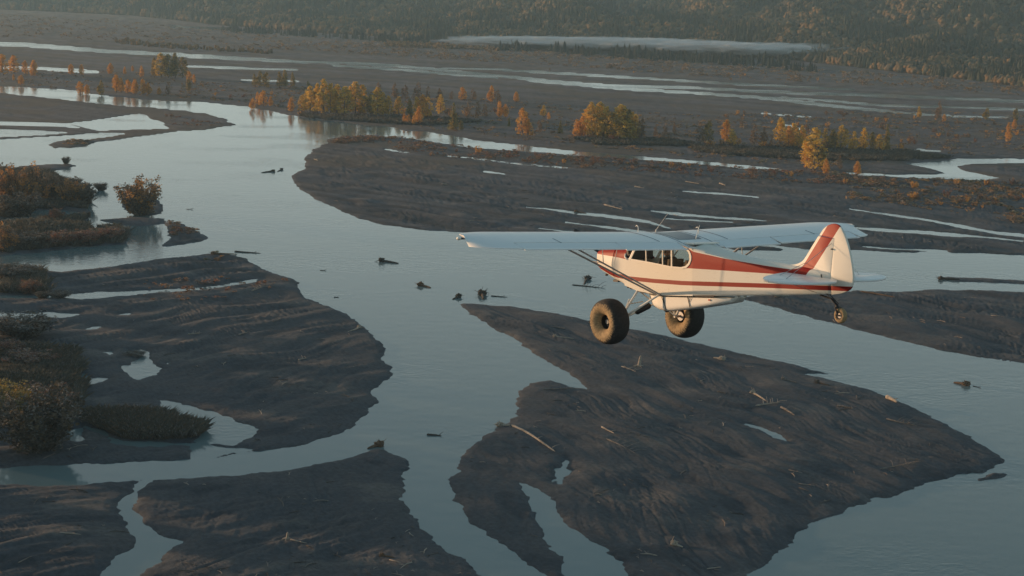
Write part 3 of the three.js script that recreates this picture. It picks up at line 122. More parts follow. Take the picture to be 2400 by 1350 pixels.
{
  const us = []; const C = 900; for (let i = 0; i <= C; i++) us.push(-0.47 + 0.94 * i / C); us.unshift(-5, -4, -3, -2, -1); us.push(1, 2, 3, 4, 5); const OUT = [0, 40, 160, 500, 1200, 2400];
  const rows = [-1500, -800, -200, 0, 60, 110]; for (let y = 720; y > 30; y -= 1.12) rows.push(70 * 1536 / y); rows.push(4200, 5200, 6800);
  const nx = us.length, nz = rows.length, pos = new Float32Array(nx * nz * 3), col = new Float32Array(nx * nz * 3), uv = new Float32Array(nx * nz * 2);
  const slate = [0.060, 0.071, 0.087], brown = [0.092, 0.087, 0.090], pale = [0.155, 0.140, 0.130], plain = [0.118, 0.097, 0.096], scrub = [0.15, 0.092, 0.05], damp = [0.028, 0.037, 0.050];
  let o = 0;
  for (let j = 0; j < nz; j++) for (let i = 0; i < nx; i++, o++) {
    const zr = rows[j], u = us[i], x = Math.abs(u) < 0.5 ? u * Math.max(zr, 145) : Math.sign(u) * (0.47 * Math.max(zr, 145) + OUT[Math.abs(u)]), z = -zr, wild = zr < 145 || Math.abs(us[i]) > 0.5 || zr > 3700;
    const [h, d, s, t, cv] = wild ? [shore(x, z) < 0 ? -0.8 : 0.3, 9, 0, 0, 0] : ground(x, z);
    pos[o * 3] = x; pos[o * 3 + 1] = h; pos[o * 3 + 2] = z; uv[o * 2] = x / 7; uv[o * 2 + 1] = z / 7;
    const away = smoothstep(zr, 330, 900), m = lerp(fbm(N2, x / 38 + 9, z / 16, 4), fbm(N2, x / 100 + 9, z / 60, 4), away), q = lerp(fbm(N2b, x / 9, z / 5, 3), fbm(N2b, x / 25, z / 22, 3), away), f = smoothstep(zr, 480, 760), fl = lerp(fbm(N2b, (x + z) / 150 + 4, (z - x) / 11, 4), fbm(N2b, (x + z) / 420 + 9, (z - x) / 34, 4), smoothstep(zr, 600, 1100)), md = smoothstep(zr, 310, 420);
    const a = clamp(0.5 + 0.55 * s + 0.5 * m + 0.25 * q, 0, 1), b = smoothstep(m + 0.5 * t + 0.25 * q, 0.28, 0.5), w = smoothstep(-0.55 * t - 0.6 * m + 0.25 * q, 0.20, 0.42), g = smoothstep(fbm(N2, x / 75, z / 60, 4) + 0.25 * q, 0.0, 0.22) * smoothstep(zr, 520, 640);
    for (let c = 0; c < 3; c++) {
      let v = lerp(slate[c], brown[c], a); v = lerp(v, pale[c], 0.55 * b); v = lerp(v, damp[c], Math.max(0.75 * w, 0.8 * cv)); v *= 1 + 0.95 * fl * md; v = lerp(v, plain[c] * (1 + 0.3 * q + 1.25 * fl), f); v = lerp(v, scrub[c], 0.6 * g);
      col[o * 3 + c] = v;
    }
  }
  const ix = new Uint32Array((nx - 1) * (nz - 1) * 6); o = 0;
  for (let j = 0; j < nz - 1; j++) for (let i = 0; i < nx - 1; i++) { const a = j * nx + i, b = a + 1, c = a + nx, e = c + 1; ix[o++] = a; ix[o++] = b; ix[o++] = c; ix[o++] = b; ix[o++] = e; ix[o++] = c; }
  const geo = new THREE.BufferGeometry(); geo.setAttribute('position', new THREE.BufferAttribute(pos, 3)); geo.setAttribute('color', new THREE.BufferAttribute(col, 3)); geo.setAttribute('uv', new THREE.BufferAttribute(uv, 2)); geo.setIndex(new THREE.BufferAttribute(ix, 1)); geo.computeVertexNormals();
  const l1 = lattice(16, 1), l2 = lattice(64, 2), l3 = lattice(256, 3);
  const grain = texture(512, (u, v) => { const a = l1(u * 16, v * 16), b = l2(u * 64, v * 64), c = l3(u * 256, v * 256); return 0.62 + 0.16 * a + 0.12 * b + 0.22 * c; }, true);
  const relief = texture(512, (u, v) => 0.45 * l1(u * 16, v * 16) + 0.3 * l2(u * 64, v * 64) + 0.25 * l3(u * 256, v * 256));
  const sand = new THREE.MeshStandardMaterial({ vertexColors: true, roughness: 0.95, map: grain, bumpMap: relief, bumpScale: 0.07 });
  const m = new THREE.Mesh(geo, sand); m.name = 'ground'; m.userData.label = 'dark grey river bars and gravel plain of the valley floor'; structure(m);
}
{ // the river: silty, half mirror; ripples where the current runs
  const A = lattice(24, 21), B = lattice(64, 22), C = lattice(160, 23), D = lattice(420, 24), E = lattice(6, 25);
  const waves = texture(2048, (u, v) => { const p = clamp(3.2 * E(u * 6, v * 6) - 1.35 + 0.8 * (A(u * 24, v * 24) - 0.5), 0.08, 1); return 0.5 + (0.30 * (B(u * 64, v * 64) - 0.5) + p * (0.42 * (C(u * 160, v * 160) - 0.5) + 0.30 * (D(u * 420, v * 420) - 0.5))); });
  const g = new THREE.PlaneGeometry(1, 1, 1, 1).rotateX(-Math.PI / 2).scale(9000, 1, 5200).translate(0, 0, -2400), uv = g.attributes.uv, p = g.attributes.position;
  for (let i = 0; i < uv.count; i++) uv.setXY(i, p.getX(i) / 150, p.getZ(i) / 110);
  const m = new THREE.Mesh(g, new THREE.MeshPhysicalMaterial({ color: new THREE.Color().setRGB(0.145, 0.195, 0.195), roughness: 0.08, ior: 1.333, bumpMap: waves, bumpScale: 0.05 }));
  m.name = 'river_water'; m.userData.label = 'pale silty river water braiding between dark bars'; structure(m);
}

// ---------------------------------------------------------------- forested hills round the valley
function toeAt(a) { for (let i = 1; i < TOE.length; i++) if (a <= TOE[i][0]) { const [a0, r0] = TOE[i - 1], [a1, r1] = TOE[i]; return lerp(r0, r1, clamp((a - a0) / (a1 - a0), 0, 1)); } return TOE.at(-1)[1]; }
function hillY(a, s) {
  const r = toeAt(a) + s, x = r * Math.sin(a), z = -r * Math.cos(a);
  if (s <= 0) return s * 0.1;
  const spur = N2(x / 430 + 3.3, z / 900 + 1.7), fold = N2b(x / 170, z / 320);
  return Math.min(s, 900) * 0.085 + Math.min(s, 700) * 0.075 * spur + Math.min(s, 300) * 0.05 * fold + 0.02 * Math.max(0, s - 600) + 5 * fbm(N2, x / 90, z / 90, 3) * Math.min(1, s / 80);
}
{
  const nx = 340, nz = 110, pos = [], ix = [];
  for (let j = 0; j <= nz; j++) for (let i = 0; i <= nx; i++) { const a = -0.56 + 1.12 * i / nx, s = -60 + 1700 * Math.pow(j / nz, 1.6), r = toeAt(a) + s; pos.push(r * Math.sin(a), hillY(a, s), -r * Math.cos(a)); }
  for (let j = 0; j < nz; j++) for (let i = 0; i < nx; i++) { const a = j * (nx + 1) + i; ix.push(a, a + 1, a + nx + 1, a + 1, a + nx + 2, a + nx + 1); }
  const geo = new THREE.BufferGeometry(); geo.setAttribute('position', new THREE.Float32BufferAttribute(pos, 3)); geo.setIndex(ix); geo.computeVertexNormals();
  const m = new THREE.Mesh(geo, std(0.075, 0.066, 0.045, 1)); m.name = 'hills'; m.userData.label = 'forested hills closing the far side of the valley'; structure(m);
}
function jitter(geo, amount, seed) { const g = mergeVertices(geo.deleteAttribute('uv') ? geo : geo), p = g.attributes.position, r = rngOf(seed); for (let i = 0; i < p.count; i++) p.setXYZ(i, p.getX(i) * (1 + amount * (r() - 0.5)), p.getY(i) + amount * 0.2 * (r() - 0.5), p.getZ(i) * (1 + amount * (r() - 0.5))); g.deleteAttribute('normal'); g.computeVertexNormals(); return g.toNonIndexed(); }
const bare = (g) => { g.deleteAttribute('uv'); return g; };
function farSpruce(seed) { const parts = []; for (let k = 0; k < 3; k++) { const c = bare(new THREE.ConeGeometry(0.21 - 0.045 * k, 0.5 - 0.06 * k, 7, 1, true)); c.translate(0, 0.33 + 0.25 * k, 0); parts.push(jitter(c, 0.5, seed + k)); } return mergeGeometries(parts); }
function farBroad(seed) { const parts = []; for (let k = 0; k < 3; k++) { const r = 0.30 - 0.05 * k, c = bare(new THREE.IcosahedronGeometry(r, 1)); c.scale(1, 1.25, 1).translate(0.12 * Math.cos(k * 2.3 + seed), 0.4 + 0.17 * k, 0.12 * Math.sin(k * 2.3 + seed)); parts.push(jitter(c, 0.6, seed + k)); } return mergeGeometries(parts); }
function forest(name, label, geo, spots, palette, r) {
  const m = new THREE.InstancedMesh(geo, new THREE.MeshStandardMaterial({ roughness: 1 }), spots.length), M = new THREE.Matrix4(), Q = new THREE.Quaternion(), c = new THREE.Color();
  spots.forEach(([x, y, z, h, w], i) => { M.compose(V(x, y, z), Q.setFromAxisAngle(V(0, 1, 0), r() * 6.28), V(h * w, h, h * w)); m.setMatrixAt(i, M); const p = palette[Math.floor(r() * palette.length)], b = 0.75 + 0.5 * r(); m.setColorAt(i, c.setRGB(p[0] * b, p[1] * b, p[2] * b)); });
  m.name = numbered(name); m.userData.label = label; structure(m, 'stuff');
}
{
  const r = rngOf(31), sp = [], br = [];
  while (sp.length + br.length < 34000) {
    const a = -0.44 + 0.92 * r(), s = -10 + 900 * Math.pow(r(), 1.5), R = toeAt(a) + s, x = R * Math.sin(a), z = -R * Math.cos(a), k = Math.pow(R / 1500, 0.75), y = hillY(a, Math.max(s, 0)) - 0.3;
    const kind = N2(x / 120, z / 160) + 0.5 * N2b(x / 40, z / 50) + 1.1 * (r() - 0.5);
    if (kind > 0.05) sp.push([x, y, z, (6 + 7 * r()) * k, 0.9 + 0.35 * r()]); else br.push([x, y, z, (4.5 + 5 * r()) * k, 1.1 + 0.5 * r()]);
  }
  const wood = [], gold = [], W = (p, n, k) => { const b = bounds(p); for (let i = 0, g = 0; i < n && g < n * 60; g++) { const x = lerp(b[0], b[1], r()), z = lerp(b[2], b[3], r()); if (!inside(p, x, z)) continue; i++; if (k === 's' && N2(x / 26, z / 60) + 0.4 * (r() - 0.5) < -0.15) continue; (k === 's' ? wood : gold).push([x, 0.1, z, k === 's' ? 4 + 9 * r() * r() + 2 * r() : 2 + 4 * r() * r(), 0.9 + 0.4 * r()]); } };
  for (const [p, n, k] of WOODS) W(p, n, k);
  forest('hillside_conifers', 'dark conifers massed on the far hillsides', farSpruce(1), sp, [[0.040, 0.048, 0.030], [0.055, 0.058, 0.034], [0.045, 0.045, 0.032], [0.075, 0.066, 0.040]], r);
  forest('hillside_broadleaf', 'brown and golden broadleaf woods on the far hillsides', farBroad(5), br, [[0.13, 0.092, 0.048], [0.085, 0.075, 0.042], [0.17, 0.105, 0.045], [0.06, 0.055, 0.04], [0.185, 0.112, 0.045]], r);
  forest('valley_edge_conifers', 'dark conifer belt along the far edge of the plain', farSpruce(9), wood, [[0.030, 0.036, 0.026], [0.040, 0.042, 0.030]], r);
  forest('valley_edge_brush', 'golden brush belt along the far edge of the plain', farBroad(12), gold, [[0.20, 0.11, 0.045], [0.15, 0.09, 0.045], [0.24, 0.13, 0.045]], r);
}
{ // mist lying on the far channel, many thin veils
  const mist = group('mist_bank'), r = rngOf(41), mat = new THREE.MeshStandardMaterial({ color: new THREE.Color().setRGB(0.9, 0.88, 0.85), roughness: 1, transparent: true, opacity: 0.16, depthWrite: false });
  for (let i = 0; i < 96; i++) {
    const q = i / 95, t = clamp(q + 0.06 * (r() - 0.5), 0, 0.999) * (MIST.length - 1), k = Math.floor(t), f = t - k, x = lerp(MIST[k][0], MIST[k + 1][0], f), z = lerp(MIST[k][1], MIST[k + 1][1], f), g = new THREE.IcosahedronGeometry(1, 4), p = g.attributes.position;
    for (let n = 0; n < p.count; n++) { const v = V(p.getX(n), p.getY(n), p.getZ(n)), w = 1 + 0.4 * N3(v.x * 1.7 + i, v.y * 1.7, v.z * 1.7); p.setXYZ(n, v.x * w, v.y * w, v.z * w); }
    const big = 0.55 + 0.8 * Math.sin(Math.PI * clamp(0.12 + 0.8 * q, 0, 1)); g.scale((28 + 40 * r()) * big, (2.2 + 3.4 * r()) * big, (14 + 24 * r()) * big); g.computeVertexNormals();
    const m = part('mist_puff', g, mat, mist); m.position.set(x + 34 * (r() - 0.5), 6 + 5 * r() * r() + 3 * q, z - 20 + 30 * (r() - 0.5));
  }
  mist.userData = { kind: 'stuff', label: 'low white mist lying along the foot of the far hills' }; scene.add(mist);
}

// ---------------------------------------------------------------- trees and shrubs
const PALETTE = {
  g: [[0.74, 0.46, 0.06], [0.78, 0.52, 0.08], [0.66, 0.40, 0.05], [0.50, 0.36, 0.07], [0.36, 0.27, 0.06]],
  o: [[0.74, 0.39, 0.06], [0.68, 0.33, 0.055], [0.78, 0.45, 0.07], [0.50, 0.27, 0.055]],
  v: [[0.30, 0.22, 0.055], [0.40, 0.27, 0.055], [0.23, 0.185, 0.05], [0.50, 0.31, 0.055], [0.18, 0.15, 0.05]],
  s: [[0.27, 0.23, 0.05], [0.36, 0.27, 0.055], [0.18, 0.18, 0.05], [0.48, 0.30, 0.055]],
  b: [[0.26, 0.155, 0.08], [0.20, 0.13, 0.07], [0.32, 0.175, 0.07], [0.16, 0.115, 0.065]],
  w: [[0.66, 0.32, 0.07], [0.52, 0.25, 0.06], [0.36, 0.18, 0.055], [0.20, 0.125, 0.055], [0.13, 0.095, 0.055], [0.10, 0.08, 0.05]],
  r: [[0.30, 0.115, 0.055], [0.21, 0.095, 0.055], [0.14, 0.08, 0.05], [0.32, 0.16, 0.06]],
  d: [[0.070, 0.060, 0.040], [0.05, 0.047, 0.035], [0.095, 0.072, 0.044], [0.13, 0.09, 0.044]],
};
const leafMat = new THREE.MeshPhysicalMaterial({ vertexColors: true, roughness: 0.9, transmission: 0.5, thickness: 0, side: THREE.DoubleSide });
const barkMat = std(0.16, 0.135, 0.11, 0.95), darkBark = std(0.07, 0.058, 0.048, 0.95);
function limb(a, b, r0, r1, sides = 5) { const d = b.clone().sub(a), g = new THREE.CylinderGeometry(r1, r0, d.length(), sides, 1, false); g.deleteAttribute('uv'); g.translate(0, d.length() / 2, 0).applyQuaternion(new THREE.Quaternion().setFromUnitVectors(V(0, 1, 0), d.clone().normalize())).translate(a.x, a.y, a.z); return g; }
function leaves(clumps, per, size, palette, r, flat = 0.6) {   // many small leaf faces, a few to a clump
  const pos = [], col = [];
  for (const [cx, cy, cz, cr] of clumps) {
    const p = palette[Math.floor(r() * palette.length)];
    for (let k = 0; k < per; k++) {
      const a = V(r() - 0.5, r() - 0.5, r() - 0.5).normalize().multiplyScalar(cr * Math.cbrt(r())), c = V(cx + a.x, cy + a.y, cz + a.z), s = size * (0.6 + 0.8 * r());
      const n = V(r() - 0.5, (r() - 0.5) * flat, r() - 0.5).normalize(), t = V(r() - 0.5, r() - 0.5, r() - 0.5).cross(n).normalize().multiplyScalar(s), b = n.clone().cross(t).multiplyScalar(0.75);
      const q = [c.clone().add(t), c.clone().add(b), c.clone().sub(t), c.clone().sub(b)];
      for (const i of [0, 1, 2, 0, 2, 3]) pos.push(q[i].x, q[i].y, q[i].z);
      const v = 0.75 + 0.5 * r(); for (let i = 0; i < 6; i++) col.push(p[0] * v, p[1] * v, p[2] * v);
    }
  }
  const g = new THREE.BufferGeometry(); g.setAttribute('position', new THREE.Float32BufferAttribute(pos, 3)); g.setAttribute('color', new THREE.Float32BufferAttribute(col, 3)); g.computeVertexNormals(); return g;
}
function poplar(kind, seed, name) {       // 10 m: a narrow uneven crown of two or three leaders
  const r = rngOf(seed), t = group(name), wood = [limb(V(0, -0.4, 0), V(0.1 * (r() - 0.5), 6.5, 0), 0.17, 0.07, 6)], cl = [], n = 2 + Math.floor(r() * 2), thin = kind === 'b' ? 0.6 : 1;
  for (let l = 0; l < n; l++) {
    const a = r() * 6.28, off = l ? 0.7 + 0.8 * r() : 0, x = off * Math.cos(a), z = off * Math.sin(a), top = l ? 6.2 + 2.6 * r() : 10, low = l ? 1 + 1.2 * r() : 0.9, w = (l ? 1.2 : 1.7) * (0.85 + 0.4 * r());
    wood.push(limb(V(0, 1 + r(), 0), V(x, top * 0.82, z), 0.09, 0.02));
    const m = Math.round((l ? 40 : 70) * thin);
    for (let k = 0; k < m; k++) { const u = (k + r()) / m, R = w * Math.pow(Math.sin(Math.PI * Math.pow(0.06 + 0.94 * u, 0.64)), 0.66) * (0.45 + 0.55 * r()), b = r() * 6.28, y = lerp(low, top, u); cl.push([x + R * Math.cos(b), y, z + R * Math.sin(b), 0.36 + 0.24 * r()]); if (k % 4 === 0) wood.push(limb(V(x * 0.6, y - 0.7, z * 0.6), V(x + R * Math.cos(b), y, z + R * Math.sin(b)), 0.035, 0.012, 3)); }
  }
  part('trunk', mergeGeometries(wood), barkMat, t); part('crown', leaves(cl, kind === 'b' ? 11 : 15, 0.2, PALETTE[kind], r), leafMat, t); return t;
}
function spruce(kind, seed, name) {       // 10 m: a spire with drooping whorls
  const r = rngOf(seed), t = group(name), wood = [limb(V(0, -0.4, 0), V(0, 9.6, 0), 0.18, 0.02, 6)], cl = [];
  for (let y = 0.7; y < 9.7; y += 0.42) { const R = 1.75 * Math.pow(1 - y / 10.2, 0.85), n = Math.max(3, Math.round(7 * R)); for (let k = 0; k < n; k++) { const a = r() * 6.28, q = R * (0.6 + 0.55 * r()); for (let e = 0.35; e <= 1; e += 0.32) cl.push([q * e * Math.cos(a), y - 0.22 * q * e, q * e * Math.sin(a), 0.24]); if (k % 3 === 0) wood.push(limb(V(0, y, 0), V(q * Math.cos(a), y - 0.22 * q, q * Math.sin(a)), 0.03, 0.01, 3)); } }
  part('trunk', mergeGeometries(wood), barkMat, t); part('crown', leaves(cl, 6, 0.15, PALETTE[kind], r, 1), leafMat, t); return t;
}
function shrub(kind, seed, name, detail = 1) {   // 2 m across, 2 m tall: many stems from the ground, a ragged dome
  const r = rngOf(seed), t = group(name), wood = [], cl = [];
  const n = Math.round(13 * detail);
  for (let k = 0; k < n; k++) {
    const a = r() * 6.28, lean = Math.sqrt(r()) * 0.95, hgt = (1.15 + 0.9 * r()) * (1 - 0.35 * lean * lean), e = V(lean * Math.cos(a), hgt, lean * Math.sin(a)), b = V(0.25 * Math.cos(a) * lean, -0.1, 0.25 * Math.sin(a) * lean);
    wood.push(limb(b, e, 0.022, 0.006, 4));
    const m = 5 + Math.floor(r() * 3); for (let i = 0; i < m; i++) { const u = 0.18 + 0.84 * (i + r()) / m; cl.push([lerp(b.x, e.x, u) + 0.16 * (r() - 0.5), lerp(b.y, e.y, u), lerp(b.z, e.z, u) + 0.16 * (r() - 0.5), 0.12 + 0.1 * r()]); }
  }
  part('stems', mergeGeometries(wood), darkBark, t); part('foliage', leaves(cl, Math.round(9 + 5 * detail), 0.055 / Math.sqrt(detail) + 0.012, PALETTE[kind], r, 1.2), leafMat, t); return t;
}
const NOUN = { g: ['golden poplar', 'poplar_tree'], o: ['orange poplar', 'poplar_tree'], v: ['olive poplar', 'poplar_tree'], s: ['greenish spruce', 'spruce_tree'], b: ['brown poplar', 'poplar_tree'] };
const ORD = ['first', 'second', 'third', 'fourth', 'fifth', 'sixth', 'seventh', 'eighth', 'ninth', 'tenth', 'eleventh', 'twelfth', 'thirteenth', 'fourteenth', 'fifteenth', 'sixteenth', 'seventeenth', 'eighteenth', 'nineteenth', 'twentieth', 'twenty-first', 'twenty-second', 'twenty-third', 'twenty-fourth', 'twenty-fifth', 'twenty-sixth', 'twenty-seventh', 'twenty-eighth'];
const PROTO = {}; for (const k of 'govb') PROTO[k] = [0, 1, 2, 3].map((i) => poplar(k, 100 + i * 7 + k.charCodeAt(0), NOUN[k][1])); PROTO.s = [0, 1].map((i) => spruce('s', 200 + i, 'spruce_tree'));
for (const [where, list] of TREES) {
  const rank = list.map((t, i) => [t[0] / -t[1], i]).sort((a, b) => a[0] - b[0]).map(([, i]) => i);
  list.forEach(([x, z, h, k], i) => {
    const p = PROTO[k], t = p[Math.floor(rnd() * p.length)].clone(), s = h / 10 * 1.08, w = s * ((k === 'g' || k === 'o' ? 1.15 : 1.0) + 0.6 * rnd());
    t.name = NOUN[k][1]; t.position.set(x, groundY(x, z), z); t.rotation.y = rnd() * 6.28; t.scale.set(w, s, w);
    add(t, `${NOUN[k][0]}, ${ORD[rank.indexOf(i)]} from left in ${where}`, 'tree', 'trees in ' + where);
  });
}
const SHRUB = {}; for (const k of 'wrdvob') SHRUB[k] = [0, 1, 2].map((i) => shrub(k, 300 + 11 * i + k.charCodeAt(0), 'shrub', 0.6));
const LOOK = { w: 'golden brown', r: 'rust red', o: 'orange', b: 'dull brown', v: 'olive', d: 'dark' };
for (const [where, all] of SHRUBS) {
  const list = all.filter(([x, z]) => ground(x, z)[1] > 0.4).sort((a, b) => a[0] / -a[1] - b[0] / -b[1]), count = {};
  for (const [x, z, h, k] of list) {
    const t = SHRUB[k][Math.floor(rnd() * 3)].clone(), w = h / 2 * (0.9 + 0.7 * rnd()); t.name = 'shrub'; t.position.set(x, groundY(x, z), z); t.rotation.y = rnd() * 6.28; t.scale.set(w, h / 2, w);
    count[k] = (count[k] ?? -1) + 1; add(t, `${ORD[count[k]]} ${LOOK[k]} shrub from left, ${where}`, 'shrub', `shrubs of the ${where}`);
  }
}
const BIG = {}; for (const k of 'wrdv') BIG[k] = [0, 1].map((i) => shrub(k, 400 + 13 * i + k.charCodeAt(0), 'willow_shrub', 3.2));
function bush(x, z, h, w, k) { const t = BIG[k][Math.floor(rnd() * 2)].clone(); t.name = 'willow_shrub'; t.position.set(x, Math.max(groundY(x, z), 0) - 0.02, z); t.rotation.y = rnd() * 6.28; t.scale.set(w / 1.9, h / 1.9, w / 1.9); return t; }
for (const [x, z, h, w, k, label] of BUSHES) add(bush(x, z, h, w, k), label, 'shrub', 'willows along the left shore');
SHADE_WILLOWS.forEach(([x, z, h, w, k], i) => add(bush(x, z, h, w, k), `tall willow added to shade the lower left, ${ORD[i]} outside the picture`, 'shrub', 'willows added for shade beyond the left edge'));
{ // low ground cover: nobody could count it
  const r = rngOf(51), kinds = { m: [], r: [], y: [], d: [] };
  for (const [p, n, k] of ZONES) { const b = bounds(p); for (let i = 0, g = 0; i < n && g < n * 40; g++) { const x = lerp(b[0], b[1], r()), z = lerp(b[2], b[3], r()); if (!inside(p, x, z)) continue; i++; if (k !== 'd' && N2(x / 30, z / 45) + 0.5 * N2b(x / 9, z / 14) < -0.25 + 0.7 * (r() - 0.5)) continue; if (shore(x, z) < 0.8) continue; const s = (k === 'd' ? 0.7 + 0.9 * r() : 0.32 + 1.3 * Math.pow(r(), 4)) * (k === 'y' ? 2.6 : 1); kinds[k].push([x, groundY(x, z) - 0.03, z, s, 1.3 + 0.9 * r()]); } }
  const tuft = (seed) => { const q = rngOf(seed), cl = []; for (let i = 0; i < 9; i++) { const a = q() * 6.28, d = 0.55 * Math.sqrt(q()); cl.push([d * Math.cos(a), 0.25 + 0.55 * q() * (1 - 0.5 * d), d * Math.sin(a), 0.22]); } const g = leaves(cl, 4, 0.16, [[1, 1, 1]], q, 1); return g; };
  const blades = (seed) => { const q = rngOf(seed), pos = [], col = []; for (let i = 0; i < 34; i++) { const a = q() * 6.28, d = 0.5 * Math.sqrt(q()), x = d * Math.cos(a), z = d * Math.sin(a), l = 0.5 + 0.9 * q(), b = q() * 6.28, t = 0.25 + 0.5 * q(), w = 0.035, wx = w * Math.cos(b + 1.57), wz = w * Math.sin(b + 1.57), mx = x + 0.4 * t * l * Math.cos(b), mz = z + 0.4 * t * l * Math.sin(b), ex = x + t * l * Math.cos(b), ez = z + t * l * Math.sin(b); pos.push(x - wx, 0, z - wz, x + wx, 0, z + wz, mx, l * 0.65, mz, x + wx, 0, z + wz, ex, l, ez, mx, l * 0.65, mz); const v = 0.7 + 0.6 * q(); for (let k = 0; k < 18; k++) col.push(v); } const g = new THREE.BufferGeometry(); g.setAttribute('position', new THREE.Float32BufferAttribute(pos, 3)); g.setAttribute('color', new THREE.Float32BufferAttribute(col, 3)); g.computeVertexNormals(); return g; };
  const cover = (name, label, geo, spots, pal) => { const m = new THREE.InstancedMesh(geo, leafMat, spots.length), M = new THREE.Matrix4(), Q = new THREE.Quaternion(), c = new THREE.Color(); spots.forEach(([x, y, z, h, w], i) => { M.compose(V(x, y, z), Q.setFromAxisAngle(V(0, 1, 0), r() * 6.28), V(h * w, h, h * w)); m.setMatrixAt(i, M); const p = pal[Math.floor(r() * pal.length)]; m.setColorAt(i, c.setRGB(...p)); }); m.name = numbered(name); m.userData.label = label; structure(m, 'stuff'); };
  cover('mixed_ground_scrub', 'low rusty and golden scrub spread over the upper plain', tuft(1), kinds.m, [[0.27, 0.15, 0.07], [0.22, 0.15, 0.08], [0.40, 0.22, 0.07], [0.18, 0.125, 0.08], [0.17, 0.15, 0.08]]);
  cover('red_ground_scrub', 'low reddish scrub along the edges of the bars', tuft(2), kinds.r, [[0.25, 0.12, 0.07], [0.20, 0.125, 0.075], [0.30, 0.16, 0.07]]);
  cover('golden_plain_grass', 'dry golden grass and brush on the far plain', tuft(3), kinds.y, [[0.32, 0.19, 0.08], [0.24, 0.15, 0.08], [0.19, 0.13, 0.08]]);
  cover('dark_marsh_and_shade_grass', 'dark marsh grass and sedge on the left shore, dark undergrowth deepening tree row shade', blades(4), kinds.d, [[0.075, 0.072, 0.055], [0.10, 0.085, 0.06], [0.13, 0.095, 0.055], [0.08, 0.085, 0.07]]);  // undergrowth beds below the tree rows also darken the shadow bands there
}

// ---------------------------------------------------------------- driftwood
const woodTex = (() => { const a = lattice(8, 61), b = lattice(64, 62); return texture(256, (u, v) => 0.62 + 0.25 * b(u * 64, v * 8) + 0.14 * a(u * 8, v * 8), true); })();
const WOOD = { pale: new THREE.MeshStandardMaterial({ color: new THREE.Color().setRGB(0.52, 0.43, 0.34), map: woodTex, roughness: 0.9 }), grey: new THREE.MeshStandardMaterial({ color: new THREE.Color().setRGB(0.27, 0.235, 0.205), map: woodTex, roughness: 0.92 }), dark: new THREE.MeshStandardMaterial({ color: new THREE.Color().setRGB(0.075, 0.058, 0.046), map: woodTex, roughness: 0.9 }), brown: new THREE.MeshStandardMaterial({ color: new THREE.Color().setRGB(0.20, 0.12, 0.07), map: woodTex, roughness: 0.9 }) };
function bent(points, r0, r1, seed, sides = 8) {    // a tapering, slightly crooked round of wood
  const c = new THREE.CatmullRomCurve3(points), n = Math.max(6, points.length * 4), g = new THREE.TubeGeometry(c, n, 1, sides, false), p = g.attributes.position, r = rngOf(seed);
  for (let i = 0; i <= n; i++) { const o = c.getPointAt(i / n), q = lerp(r0, r1, i / n) * (0.9 + 0.22 * r()); for (let j = 0; j <= sides; j++) { const k = i * (sides + 1) + j, w = i === 0 || i === n ? 0.03 : 1; p.setXYZ(k, o.x + (p.getX(k) - o.x) * q * w, o.y + (p.getY(k) - o.y) * q * w, o.z + (p.getZ(k) - o.z) * q * w); } }
  g.computeVertexNormals(); return g;
}
